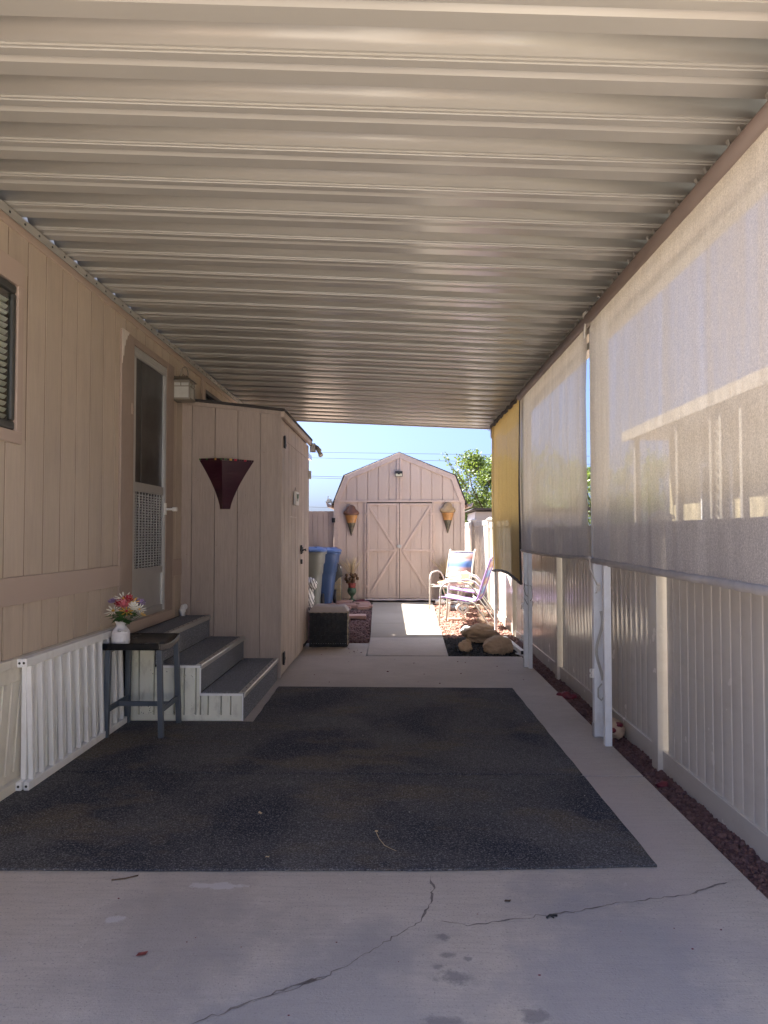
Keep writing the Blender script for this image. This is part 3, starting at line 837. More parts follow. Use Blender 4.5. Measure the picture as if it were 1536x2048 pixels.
# S-shaped loose strap clipped along the near post
mb = MB(); P = []
for i in range(30):
    t = i / 29; z = .84 - .46 * t
    P.append((1.336 + .020 * math.sin(t * 7.2 + .6), 4.846 - .006 * math.sin(t * 5), z))
for a, b in zip(P[:-1], P[1:]): mb.bar(a, b, .018, .003, (0, 1, 0))
mb.tube([(1.35, 4.842, .36), (1.325, 4.842, .33), (1.325, 4.842, .27), (1.345, 4.842, .25), (1.36, 4.842, .27)], .005, 6)
obj('strap', mb, M['alu'], p1)
mb = MB()
mb.tube([(1.285, 7.375, .86), (1.275, 7.37, .80), (1.29, 7.36, .74), (1.34, 7.34, .70), (1.365, 7.35, .66), (1.35, 7.36, .60), (1.31, 7.37, .64), (1.28, 7.37, .70)], .003, 5)
mb.tube([(1.28, 7.37, .84), (1.34, 7.31, .83), (1.36, 7.33, .72), (1.33, 7.32, .68)], .0025, 5)
obj('loose_wire', mb, M['wire'], p3)

# roller tube carrying the two grey screens
rt = MB(); rt.tube([(1.275, 1.95, 2.792), (1.275, 7.56, 2.792)], .036, 16)
tube_o = obj('roller_tube', rt, M['tube'], label='brown roller tube above the two grey shade screens', cat='roller tube')
mb = MB(); mb.tube([(1.25, 4.79, 2.84), (1.255, 4.82, 2.77), (1.25, 4.84, 2.70)], .006, 6); mb.tube([(1.25 + .0, 4.84 + .014 * math.cos(a), 2.69 + .018 * math.sin(a)) for a in np.linspace(0, 6.28, 13)], .004, 6)
mb.box(1.24, 1.33, 4.79, 4.83, 2.80, 2.835); mb.tube([(1.26, 4.76, 2.83), (1.24, 4.80, 2.80), (1.26, 4.86, 2.81)], .006, 6)
obj('pulley', mb, M['cord'], tube_o)

def screen(name, label, y0, y1, x0, x1, zt0, zt1, zb0, zb1, mat, sag, hem, hemr, seed, amp, gather=0.0):
    t = thing(name, label, 'shade screen', (x0, y0, zb0))
    def P(u, v):
        y = y0 + (y1 - y0) * u; x = x0 + (x1 - x0) * u
        zt = zt0 + (zt1 - zt0) * u; zbm = zb0 + (zb1 - zb0) * u - sag * math.sin(PI * u)
        fold = noise.noise(Vector((y * 4.5, seed, v * .5))) * .6 + noise.noise(Vector((y * 11, seed + 3, v * .6))) * .5
        k = (.15 + .85 * v) if gather == 0 else (1 - .3 * v)
        x = x + amp * fold * k - .012 * math.sin(PI * v)
        y = y + .01 * noise.noise(Vector((v * 3, u * 9, seed)))
        if u in (0, 1): y += .012 * noise.noise(Vector((v * 5, seed, 2)))
        return (x, y, zt + (zbm - zt) * v)
    mb = MB(); mb.grid(P, 150, 30)
    obj('cloth', mb, M[mat], t, fix=False)
    mb = MB(); pts = [Vector(P(i / 60, 1)) for i in range(61)]
    mb.tube(pts, [hemr * (1 + .10 * math.sin(i * 2.1)) for i in range(61)], 9)
    obj('hem', mb, M[hem], t)
    return t, P
sA, PA = screen('shade_screen', 'large grey beige shade screen nearest the driveway entrance, neighbour house showing through', 1.95, 4.775, 1.277, 1.277, 2.775, 2.775, 1.15, 1.178, 'shade_grey', .0, 'hem', .019, 3, .026)
sB, PB = screen('shade_screen', 'grey shade screen hung between the two pairs of white posts', 4.862, 7.53, 1.277, 1.277, 2.775, 2.775, 1.192, 1.186, 'shade_grey', .012, 'hem', .014, 8, .016)
sC, PC = screen('shade_screen', 'golden yellow shade cloth with dark binding at the far end', 7.56, 9.80, 1.277, 1.275, 2.80, 2.82, .84, .86, 'shade_gold', -.05, 'hem_dark', .017, 15, .030, 1.0)
mb = MB(); mb.tube([(x - .006, y, z + .012 * math.sin(i * 1.7)) for i, (x, y, z) in enumerate(PC(k / 24, 0) for k in range(25))], .022, 7)
mb.tube([PC(0, k / 16) for k in range(17)], .012, 6)
mb.tube([(1.28, 9.80, 2.85), (1.29, 9.85, 2.78), (1.285, 9.82, 2.66)], .02, 7)
obj('binding', mb, M['hem_dark'], sC)
mb = MB(); mb.tube([PA(1, 1), (1.27, 4.80, 1.19), (1.268, 4.83, 1.20), PB(0, 1)], .010, 6); mb.tube([(1.27, 4.82, 1.19), (1.28, 4.85, 1.12), (1.31, 4.852, 1.05), (1.335, 4.852, 1.0)], .005, 6)
obj('tie_cord', mb, M['cord'], sA)

# ================================================================ vinyl fence on the right
XF = 1.55
fence = thing('vinyl_fence', 'long tan vinyl privacy fence with capped posts along the gravel strip', 'fence', (XF, 1.6, 0))
def fboard(h):
    k = ('fb', round(h, 3))
    if k not in BM_:
        mb = MB(); w = .0995
        xs = [(0, .0045), (.006, .0), (.030, -.0012), (.050, -.0016), (.070, -.0012), (.0935, 0), (w, .0045), (w, .02), (0, .02)]
        mb.prism([(x, yy) for yy, x in xs], 2, 0, h)
        for i, f in enumerate(mb.f):
            if len(f) == 4: mb.sm[i] = False
        BM_[k] = mb.mesh('fence_board', [M['vinyl']])
    return BM_[k]
POSTS = [-1.06, 1.59, 4.24, 6.89, 9.54, 12.19, 14.84, 17.49]
for i, py in enumerate(POSTS):
    z0 = gz(py) - .08; top = 1.49 if py < 9 else 1.50 + gz(py) + (.04 if py > 9 else 0)
    mb = MB(); mb.box(1.50, 1.602, py, py + .102, z0, top - .05)
    p = obj('post', mb, M['vinyl'], fence, bevel=.004)
    mb = MB(); mb.box(1.49, 1.612, py - .010, py + .112, top - .05, top - .03)
    mb.add([(1.492, py - .008, top - .03), (1.61, py - .008, top - .03), (1.61, py + .11, top - .03), (1.492, py + .11, top - .03), (1.551, py + .051, top + .005)], [(0, 1, 4), (1, 2, 4), (2, 3, 4), (3, 0, 4), (3, 2, 1, 0)])
    obj('cap', mb, M['vinyl'], p)
for a, b in zip(POSTS[:-1], POSTS[1:]):
    ya, yb = a + .102, b
    g0, g1 = gz(ya) - .04, gz(yb) - .04
    top = 1.425 if a < 9 else 1.40 + (g0 + g1) / 2 + .12
    if a < 9: g0 = g1 = -.045
    mb = MB()
    def rail(z0a, z0b, z1a, z1b, x0, x1):
        vs = [(x, yy, zz) for x in (x0, x1) for yy, zs in ((ya, (z0a, z1a)), (yb, (z0b, z1b))) for zz in zs]
        mb.add(vs, [(0, 1, 3, 2), (4, 6, 7, 5), (0, 4, 5, 1), (2, 3, 7, 6), (0, 2, 6, 4), (1, 5, 7, 3)])
    rail(g0, g1, g0 + .145, g1 + .145, 1.528, 1.574)
    obj('bottom_rail', mb, M['vinyl'], fence, bevel=.004)
    mb = MB(); rail(top - .09, top - .09, top, top, 1.528, 1.574); obj('top_rail', mb, M['vinyl'], fence, bevel=.004)
    if a > -1.5:
        n = int((yb - ya) / .1)
        if a < 1.5: continue
        for k in range(n + 1):
            yy = ya + k * .1
            if yy + .0995 > yb: break
            zz = g0 + (g1 - g0) * k / n + .13
            obj('fence_board', fboard(top - .07 - (g0 + .13) if a < 9 else 1.36), parent=fence, loc=(1.541 + rnd.uniform(-.0006, .0006), yy, zz), rot=(0, 0, rnd.gauss(0, .006)))

# ================================================================ storage closet beside the steps
CX0, CX1, CY0, CY1 = -2.07, -1.10, 6.69, 8.80
closet = thing('storage_closet', 'tall taupe wooden storage closet with a sloping dark roof behind the steps', 'storage closet', (CX0, CY0, 0))
ctop = lambda x: 2.626 - .113 * (x - CX0)
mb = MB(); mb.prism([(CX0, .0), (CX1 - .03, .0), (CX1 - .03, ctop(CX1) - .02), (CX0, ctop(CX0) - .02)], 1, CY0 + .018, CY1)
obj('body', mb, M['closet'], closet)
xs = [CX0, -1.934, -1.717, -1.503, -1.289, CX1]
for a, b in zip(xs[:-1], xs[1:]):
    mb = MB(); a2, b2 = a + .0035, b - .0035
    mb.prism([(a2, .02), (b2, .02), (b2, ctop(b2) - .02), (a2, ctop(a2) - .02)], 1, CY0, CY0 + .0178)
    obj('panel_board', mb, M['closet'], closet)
nl = MB()
for k in range(26):
    xx = rnd.choice(xs[1:-1]) + rnd.uniform(-.06, .09); zz = rnd.uniform(.7, 2.4)
    if xx > CX1 - .05: continue
    nl.prism([(xx + .0035 * math.cos(a), zz + .0035 * math.sin(a)) for a in np.linspace(0, 2 * PI, 7)[:-1]], 1, CY0 - .0008, CY0 + .001)
o_ = obj('nail_heads', nl, M['tube'], closet); o_['kind'] = 'stuff'
mb = MB(); mb.prism([(CX0, ctop(CX0) - .05), (CX1, ctop(CX1) - .05), (CX1, ctop(CX1) - .012), (CX0, ctop(CX0) - .012)], 1, CY0 - .016, CY0 - .0005)
mb.box(CX1 - .03, CX1 + .006, CY0 - .008, CY0 - .0003, .01, ctop(CX1) - .052)
obj('front_trim', mb, M['closet'], closet, bevel=.002)
mb = MB(); mb.prism([(CX0, ctop(CX0) - .012), (CX1 + .04, ctop(CX1 + .04) - .012), (CX1 + .04, ctop(CX1 + .04) + .012), (CX0, ctop(CX0) + .012)], 1, CY0 - .035, CY1 + .05)
rf_ = obj('roof', mb, M['shingle'], closet)
mb = MB(); mb.box(CX1 + .002, CX1 + .036, CY0 - .03, CY1 + .04, ctop(CX1) - .075, ctop(CX1) - .018)
obj('eave_board', mb, M['closet_door'], closet, bevel=.003)
# long side: fixed strip above, hinged door made of grooved boards
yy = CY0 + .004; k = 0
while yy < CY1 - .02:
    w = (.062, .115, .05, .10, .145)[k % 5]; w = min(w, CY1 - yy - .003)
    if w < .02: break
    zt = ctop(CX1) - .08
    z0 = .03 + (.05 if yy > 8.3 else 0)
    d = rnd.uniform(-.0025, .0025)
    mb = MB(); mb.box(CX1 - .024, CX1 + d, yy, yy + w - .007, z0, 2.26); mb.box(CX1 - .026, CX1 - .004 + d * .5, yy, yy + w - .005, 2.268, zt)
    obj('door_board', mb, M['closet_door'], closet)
    yy += w; k += 1
mb = MB(); mb.box(CX1 - .028, CX1 - .02, CY0, CY1, .02, 2.42); obj('door_backing', mb, M['dark'], closet)
mb = MB(); mb.box(CX1 - .012, CX1 + .012, CY0 + .0005, CY0 + .022, .02, ctop(CX1) - .08); obj('corner_trim', mb, M['closet_door'], closet, bevel=.003)
for z in (2.235, .175):
    mb = MB(); mb.box(CX1 + .003, CX1 + .012, 6.83, 6.93, z - .055, z + .055); mb.tube([(CX1 + .014, 6.84, z - .06), (CX1 + .014, 6.84, z + .06)], .008, 8); mb.box(CX1 + .003, CX1 + .010, 6.95, 6.975, z - .03, z - .005)
    obj('hinge', mb, M['blackmetal'], closet)
mb = MB(); mb.box(CX1 + .0, CX1 + .03, CY1 - .02, CY1 + .015, 2.03, 2.13); obj('hinge', mb, M['alu'], closet)
mb = MB(); mb.box(CX1 + .003, CX1 + .012, 8.02, 8.22, 1.165, 1.19); mb.box(CX1 + .003, CX1 + .02, 8.05, 8.09, 1.13, 1.23); mb.tube([(CX1 + .02, 8.07, 1.17), (CX1 + .055, 8.07, 1.185), (CX1 + .055, 8.12, 1.165)], .008, 6)
mb.box(CX1 + .003, CX1 + .02, 8.06, 8.13, 1.02, 1.07); mb.box(CX1 + .003, CX1 + .016, 8.16, 8.19, 1.14, 1.21)
obj('latch', mb, M['blackmetal'], closet)
mb = MB()
for i in range(14):
    yy = 7.25 + i * .036 + rnd.uniform(-.01, .01); mb.box(CX1 + .0026, CX1 + .0034, yy, yy + rnd.uniform(.01, .035), 1.527, 1.530 + rnd.uniform(.002, .009))
s_ = obj('paint_scuff', mb, M['paper'], closet); s_['kind'] = 'stuff'
mb = MB(); mb.box(CX1 + .004, CX1 + .008, 7.5, 7.55, 1.80, 1.81)

# thermometer-like white plaque with green plant emblem
pl = thing('wall_plaque', 'small white plaque with a green plant emblem on the closet door', 'plaque', (CX1 + .003, 7.58, 1.66))
mb = MB(); mb.prism([(7.47, 1.655), (7.70, 1.66), (7.705, 1.80), (7.49, 1.80)], 0, CX1 + .006, CX1 + .034)
obj('board', mb, M['whiteplastic'], pl, bevel=.003)
mb = MB()
mb.prism([(7.575, 1.70), (7.60, 1.70), (7.605, 1.775), (7.57, 1.775)], 0, CX1 + .0345, CX1 + .037); mb.prism([(7.605, 1.72), (7.65, 1.745), (7.665, 1.785), (7.64, 1.78), (7.635, 1.752), (7.605, 1.74)], 0, CX1 + .0345, CX1 + .0372)
mb.prism([(7.57, 1.735), (7.545, 1.75), (7.54, 1.775), (7.525, 1.77), (7.53, 1.742), (7.57, 1.722)], 0, CX1 + .0345, CX1 + .0374)
obj('emblem', mb, M['green'], pl)
mb = MB(); mb.box(CX1 + .0345, CX1 + .036, 7.515, 7.525, 1.70, 1.78); obj('tube', mb, M['glass_dark'], pl)
mb = MB(); mb.tube([(CX1 + .01, 7.53, 1.80), (CX1 + .008, 7.58, 1.85), (CX1 + .01, 7.64, 1.80)], .002, 5); obj('hanging_wire', mb, M['wire'], pl)

# twin flood light on the closet's far corner
fl = thing('flood_light', 'grey twin motion flood light on the closet\'s far top corner', 'flood light', (CX1, CY1, 2.4))
mb = MB(); mb.box(CX1 + .008, CX1 + .075, CY1 + .02, CY1 + .12, 2.37, 2.475); obj('junction_box', mb, M['alu'], fl, bevel=.008)
for dx, dz, a in ((.105, 2.415, .6), (.125, 2.36, 1.0)):
    mb = MB(); mb.tube([(CX1 + .075, CY1 + .07, 2.43), (CX1 + dx - .02, CY1 + .06, dz + .02)], .014, 8)
    mb.tube([(CX1 + dx - .03, CY1 + .08, dz + .035), (CX1 + dx - .01, CY1 + .06, dz + .015), (CX1 + dx + .012, CY1 + .03, dz - .02), (CX1 + dx + .02, CY1 + .02, dz - .035)], [.012, .02, .026, .032], 12)
    h = obj('lamp_head', mb, M['alu'], fl)
    mb = MB(); mb.tube([(CX1 + dx + .02, CY1 + .02, dz - .035), (CX1 + dx + .024, CY1 + .016, dz - .041)], [.029, .027], 12); obj('lens', mb, M['frost'], h)

# maroon wall pocket
wp = thing('wall_pocket', 'maroon flared wall planter with patterned rim on the closet front', 'wall planter', (-1.6, CY0, 1.6))
def curve(z):  # half widths left/right of the ridge at height t (0 bottom .. 1 top)
    return .048 + .197 * z ** 1.4
zb_, zt_ = 1.592, 2.03
def face(sign, d0, d1):
    mb = MB(); n = 14; vs = []
    for i in range(n + 1):
        t = i / n; z = zb_ + (zt_ - zb_) * t + (.012 * t if sign < 0 else 0)
        xr = -1.614 + .012 * t
        vs.append((-1.618 + sign * (curve(t) + (.0 if sign < 0 else .035 * (1 - t) * 0 + .02 * t)) + (0.0), CY0 - .003, z)); vs.append((xr - .016, CY0 - .05 - .085 * t, z))
    fs = [(2 * i, 2 * i + 1, 2 * i + 3, 2 * i + 2) for i in range(n)]
    mb.add(vs, fs, False)
    return mb
for sgn in (-1, 1): obj('side', face(sgn, 0, 0), M['maroon'], wp)
mb = MB(); mb.prism([(-1.665, CY0 - .002), (-1.63, CY0 - .051), (-1.575, CY0 - .002)], 2, zb_ - .006, zb_ - .0005); obj('base', mb, M['maroon'], wp)
rimcols = [M['petal_yellow'], M['maroon'], M['green'], M['petal_red']]
mb = MB(); rim_pts = [(-1.863, CY0 - .006, zt_ + .022), (-1.618, CY0 - .138, zt_ + .012), (-1.353, CY0 - .006, zt_ + .002)]
for s in range(2):
    a, b = Vector(rim_pts[s]), Vector(rim_pts[s + 1]); n = 13
    for i in range(n):
        mb.cur = rnd.choice([0, 1, 1, 2, 3, 1, 1, 1]); p = a.lerp(b, (i + .06) / n); q = a.lerp(b, (i + .94) / n); mb.bar(p, q, .010, .017)
obj('patterned_rim', mb, rimcols, wp)

# ================================================================ lantern
ln = thing('wall_lantern', 'pewter box lantern with frosted panes hanging beside the storm door', 'lantern', (XW + .0, 6.45, 2.55))
lx, ly = -1.952, 6.46
mb = MB(); mb.box(XW, XW + .02, ly - .06, ly + .06, 2.57, 2.78); mb.bar((XW + .02, ly, 2.76), (XW + .05, ly, 2.76), .02, .02)
P = [(XW + .02, ly, 2.74)] + [(XW + .05 + .035 * (1 - math.cos(a)), ly, 2.80 + .07 * math.sin(a)) for a in np.linspace(0, PI, 12)] + [(XW + .12, ly, 2.785), (XW + .10, ly, 2.79)]
mb.tube(P, .005, 6); mb.tube([(lx, ly, 2.775), (lx + .012, ly, 2.79), (lx, ly, 2.805), (lx - .012, ly, 2.79), (lx, ly, 2.775)], .004, 6)
obj('bracket', mb, M['lantern'], ln)
mb = MB()
mb.add([(lx + a * .10, ly + b * .10, 2.735) for a, b in ((-1, -1), (1, -1), (1, 1), (-1, 1))] + [(lx + a * .05, ly + b * .05, 2.775) for a, b in ((-1, -1), (1, -1), (1, 1), (-1, 1))], [(3, 2, 1, 0), (4, 5, 6, 7), (0, 1, 5, 4), (1, 2, 6, 5), (2, 3, 7, 6), (3, 0, 4, 7)])
mb.box(lx - .082, lx + .082, ly - .082, ly + .082, 2.715, 2.734); mb.box(lx - .085, lx + .085, ly - .085, ly + .085, 2.56, 2.578)
for a in (-1, 1):
    for b in (-1, 1): mb.box(lx + a * .078 - .006, lx + a * .078 + .006, ly + b * .078 - .006, ly + b * .078 + .006, 2.578, 2.715)
for a in (-1, 1):
    mb.box(lx - .072, lx + .072, ly + a * .079 - .003, ly + a * .079 + .003, 2.678, 2.686); mb.box(lx + a * .079 - .003, lx + a * .079 + .003, ly - .072, ly + .072, 2.678, 2.686)
    mb.box(lx - .004, lx + .004, ly + a * .0785 - .003, ly + a * .0785 + .003, 2.686, 2.715); mb.box(lx + a * .0785 - .003, lx + a * .0785 + .003, ly - .004, ly + .004, 2.686, 2.715)
obj('frame', mb, M['lantern'], ln)
for a, b in ((0, -1), (0, 1), (-1, 0), (1, 0)):
    mb = MB(); mb.obox((lx + a * .072, ly + b * .072, 2.647), (.140 if b else .004, .004 if b else .140, .135)); obj('pane', mb, M['frost'], ln)

# ================================================================ carpet and steps
mb = MB()
def csheet(poly, z):
    P = []
    for i, (a, b) in enumerate(zip(poly, poly[1:] + poly[:1])):
        L = math.hypot(b[0] - a[0], b[1] - a[1]); n = max(1, int(L / .06))
        for k in range(n):
            t = k / n; w = .006 if 0 < k < n else 0
            x, y = a[0] + (b[0] - a[0]) * t, a[1] + (b[1] - a[1]) * t
            P.append((x + w * noise.noise(Vector((x * 5, y * 5, 1))), y + w * noise.noise(Vector((x * 5, y * 5, 7)))))
    mb.prism(P, 2, .0008, z)
csheet([(-2.028, 2.893), (-1.05, 2.905), (.2, 2.935), (1.05, 2.985), (1.031, 4.072), (-2.028, 4.061)], .010)
csheet([(-2.028, 4.085), (1.0305, 4.096), (.995, 6.36), (-1.06, 6.385), (-1.045, 5.19), (-2.028, 5.19)], .010)
obj('outdoor_carpet', mb, M['carpet'], label='dark charcoal outdoor carpet lying on the driveway slab', cat='carpet', bevel=.004)
mb = MB(); mb.box(-2.02, 1.02, 4.055, 4.10, .0008, .0026); 
obj('carpet_seam', mb, M['carpet'], kind='structure')

steps = thing('entry_steps', 'three carpeted entry steps with cream ribbed side below the storm door', 'steps', (XW, 5.215, 0))
SY0, SY1 = 5.235, 6.685
TX = [(-1.12, .205), (-1.435, .405), (-1.755, .60)]
prev = None
mb = MB(); mb.box(XW, -1.14, SY0 + .02, SY1, 0.0, .19); mb.box(XW, -1.455, SY0 + .02, SY1, .19, .39); mb.box(XW, -1.775, SY0 + .02, SY1, .39, .585)
obj('carcass', mb, M['dark'], steps)
for i, (xe, z) in enumerate(TX):
    xi = TX[i + 1][0] if i < 2 else XW + .005; z0 = TX[i - 1][1] if i else .004
    mb = MB(); mb.box(xi + .004, xe, SY0 - .006, SY1, z - .014, z); obj('tread', mb, M['stepcarpet'], steps, bevel=.003)
    mb = MB(); mb.box(xe - .012, xe - .002, SY0 - .004, SY1, z0, z - .0145); obj('riser', mb, M['stepcarpet'], steps)
    mb = MB(); mb.prism([(xe - .035, z + .001), (xe + .006, z + .002), (xe + .009, z - .006), (xe + .007, z - .034), (xe + .001, z - .034), (xe + .001, z - .002), (xe - .035, z - .002)], 1, SY0 - .008, SY1 - .002); obj('nosing', mb, M['alu'], steps)
    mb = MB(); yy = SY0 + .04
    while yy < SY1: mb.lathe([(.006, 0), (.005, .003), (0, .0035)], (xe - .018, yy, z + .001), 6); yy += .13
    o_ = obj('nosing_screws', mb, M['wire'], steps); o_['kind'] = 'stuff'
# cream ribbed side panels and edging
x = XW + .06; k = 0
def sidez(x): return .385 if x < -1.44 else .185
while x < -1.13:
    w = (.085, .11, .055, .095, .07)[k % 5]; w = min(w, -1.125 - x)
    if x < -1.435 < x + w: w = -1.435 - x
    if w < .015: x += w + .001; continue
    zt = .55 if x < -1.775 else (.385 if x < -1.44 else .185)
    if x < -1.755 < x + w: zt = .385
    mb = MB(); mb.prism([(x + .003, SY0 + .0), (x + .006, SY0 - .008), (x + w - .006, SY0 - .008), (x + w - .003, SY0), (x + w - .003, SY0 + .015), (x + .003, SY0 + .015)], 2, .045, zt)
    obj('side_panel', mb, M['cream'], steps)
    x += w; k += 1
mb = MB(); mb.box(XW + .06, -1.122, SY0 - .014, SY0 - .0085, .004, .046); obj('side_kick', mb, M['cream'], steps)
mb = MB()
for a, b, z in ((-1.755, -1.437, .396), (-1.437, -1.125, .196)): mb.box(a, b, SY0 - .016, SY0 - .0085, z - .012, z + .004)
mb.box(-1.441, -1.431, SY0 - .0165, SY0 - .0085, .2005, .384); mb.box(-1.131, -1.122, SY0 - .0165, SY0 - .0145, .004, .184)
obj('edge_strip', mb, M['white'], steps)
mb = MB()
for i in range(46):
    cx = rnd.choice([-1.86, -1.80, -1.70, -1.62, -1.56, -1.50]) + rnd.gauss(0, .012); cz = rnd.choice([.06, .07, .10, .12, .34, .36]) + rnd.gauss(0, .012)
    mb.lathe([(rnd.uniform(.001, .004), 0), (.0005, .0012)], (0, 0, 0), 5)
    n = 10
    for j in range(len(mb.v) - n, len(mb.v)): v = mb.v[j]; mb.v[j] = (cx + v[0], SY0 - .0083 - v[2], max(.05, cz) + v[1])
o_ = obj('rust_specks', mb, M['wire'], steps); o_['kind'] = 'stuff'
mb = MB(); mb.prism([(-1.87, 6.40 - 0), (-1.86, 6.40), (-1.86, 6.41)], 2, .6, .61)
pe = thing('pipe_elbow', 'short whitish pipe elbow standing in the corner between door and closet', 'pipe', (-1.985, 6.60, .60))
mb = MB(); mb.tube([(-1.985, 6.60, .602), (-1.985, 6.60, .66), (-1.975, 6.595, .685), (-1.95, 6.585, .69)], .026, 10); obj('bend', mb, M['whiteplastic'], pe)
mb = MB(); mb.tube([(-1.985, 6.60, .640), (-1.985, 6.60, .662)], .032, 10); obj('collar', mb, M['whiteplastic'], pe)

# ================================================================ bar stool with jug and flowers
SX, SY = -1.757, 4.955
st = thing('bar_stool', 'grey blue metal bar stool with black saddle seat in front of the steps', 'stool', (SX, SY, .010))
def seatz(v): return .598 + .036 * (2 * v - 1) ** 2 - (.014 if v < .5 else 0) * (1 - 2 * v) ** 2
mb = MB(); n = 16; x0, x1, y0, y1 = SX - .195, SX + .19, SY - .225, SY + .205
vs = []
for i in range(n + 1):
    v = i / n; yy = y0 + (y1 - y0) * v; z = seatz(v) + .012
    for x, dz in ((x0, 0), (x1, 0), (x1, -.044), (x0, -.044)): vs.append((x, yy, z + dz))
fs = [(4 * i + k, 4 * i + (k + 1) % 4, 4 * i + 4 + (k + 1) % 4, 4 * i + 4 + k) for i in range(n) for k in range(4)] + [(3, 2, 1, 0), tuple(4 * n + k for k in range(4))]
mb.add(vs, fs, False)
obj('seat', mb, M['seat'], st, bevel=.006)
LEG = []
for a, b in ((-1, -1), (1, -1), (1, 1), (-1, 1)):
    top = (SX + a * .170, SY + b * .178, .595 if b < 0 else .612); bot = (SX + a * .178 + (.012 if a > 0 else 0), SY + b * .19, .010)
    LEG.append((Vector(bot), Vector(top)))
    mb = MB(); mb.bar(bot, top, .034, .034, (0, 1, 0)); obj('leg', mb, M['stool'], st, bevel=.003)
at = lambda i, t: LEG[i][0].lerp(LEG[i][1], t)
for i, j, t in ((0, 3, .30), (1, 2, .30)):
    mb = MB(); mb.bar(at(i, t), at(j, t), .018, .034); obj('stretcher', mb, M['stool'], st, bevel=.002)
mb = MB(); mb.bar((at(0, .30) + at(3, .30)) / 2, (at(1, .30) + at(2, .30)) / 2, .018, .032); obj('stretcher', mb, M['stool'], st, bevel=.002)
for i, j in ((0, 3), (1, 2)):
    mb = MB(); mb.bar(at(i, .97), at(j, .96), .02, .03); obj('seat_rail', mb, M['stool'], st)
JX, JY = -1.868, 4.83
jz = .010 + seatz((JY - y0) / (y1 - y0)) + .0035
jug = thing('enamel_jug', 'small white milk-can jug standing on the black stool seat', 'jug', (JX, JY, jz))
mb = MB(); mb.lathe([(.0, 0), (.056, 0), (.059, .006), (.059, .02), (.0605, .024), (.059, .028), (.059, .045), (.0605, .049), (.059, .053), (.059, .068), (.0605, .072), (.058, .076), (.056, .085), (.032, .118), (.030, .128), (.036, .142), (.040, .150), (.036, .150), (.026, .128), (0, .12)], (JX, JY, jz), 28); obj('body', mb, M['ceramic'], jug)
mb = MB(); mb.tube([(JX + .018, JY - .058, jz + .088), (JX + .008, JY - .070, jz + .096), (JX + .03, JY - .066, jz + .099), (JX + .052, JY - .045, jz + .096), (JX + .046, JY - .036, jz + .09)], .005, 7); obj('handle', mb, M['ceramic'], jug)
bq = thing('flower_bouquet', 'mixed artificial bouquet of white, pink, red and yellow blooms in the jug', 'flowers', (JX, JY, jz + .13))
FC = Vector((JX + .02, JY, jz + .22))
def flower(c, r, mat, n, cup, centre, layers=1):
    c = Vector(c); up = (c - Vector((JX, JY, jz + .10))).normalized() + Vector((0, -.55, .1)); up.normalize()
    q = up.to_track_quat('Z', 'Y').to_matrix(); mb = MB()
    for L in range(layers):
        for k in range(n):
            a = 2 * PI * (k + .5 * L) / n + rnd.uniform(-.12, .12); rr = r * (1 - .26 * L) * rnd.uniform(.9, 1.08); w = rr * (.95 if layers > 1 else .55) * 2.6 / n
            cu_ = cup * (1 + .7 * L)
            def P(t, s): return c + q @ Vector(((math.cos(a) * t - math.sin(a) * s) * rr, (math.sin(a) * t + math.cos(a) * s) * rr, rr * (cu_ * t * t - .10 * abs(s)) + .004 * L))
            ww = w / rr
            mb.add([P(.08, 0), P(.45, -ww * .5), P(.8, -ww * .55), P(1, 0), P(.8, ww * .55), P(.45, ww * .5), P(.6, 0)], [(0, 1, 6), (1, 2, 6), (2, 3, 6), (3, 4, 6), (4, 5, 6), (5, 0, 6)], True)
    f = obj('flower', mb, M[mat], bq, fix=False)
    m2 = MB(); m2.blob(c + q @ Vector((0, 0, .004)), (r * .2, r * .2, r * .16), 1, 1); obj('flower_centre', m2, M[centre], f)
    m3 = MB(); m3.tube([(JX + (c.x - JX) * .2, JY + (c.y - JY) * .2, jz + .12), c - up * .004], .0018, 5); obj('stem', m3, M['green'], f)
for dx, dy, dz, r, mt, n, cup, cen, L in (
    (.00, -.01, .085, .048, 'petal_white', 11, .25, 'petal_yellow', 1), (-.055, -.035, .012, .047, 'petal_white', 10, .2, 'petal_yellow', 1), (-.068, .0, .062, .028, 'petal_purple', 9, .5, 'petal_purple', 3),
    (.030, -.01, .068, .034, 'petal_red', 8, .7, 'petal_red', 3), (-.018, -.035, .045, .027, 'petal_red', 8, .7, 'petal_red', 3), (.018, -.05, .045, .032, 'petal_pink', 9, .6, 'petal_pink', 3),
    (.062, -.01, .062, .034, 'petal_yellow', 8, .3, 'petal_yellow', 1), (.036, -.055, .012, .040, 'petal_yellow', 8, .3, 'petal_red', 1), (.075, -.04, .033, .033, 'petal_white', 10, .5, 'petal_white', 2),
    (.108, -.03, .022, .034, 'petal_white', 10, .4, 'petal_yellow', 1), (-.02, .03, .06, .03, 'petal_pink', 9, .6, 'petal_pink', 2), (.09, .03, .05, .03, 'petal_purple', 9, .5, 'petal_purple', 2), (.122, -.01, -.012, .018, 'petal_yellow', 7, .5, 'petal_yellow', 1)):
    flower(FC + Vector((dx * 1.05, dy, dz * 1.1 - .012)), r * 1.32, mt, n, cup, cen, L)
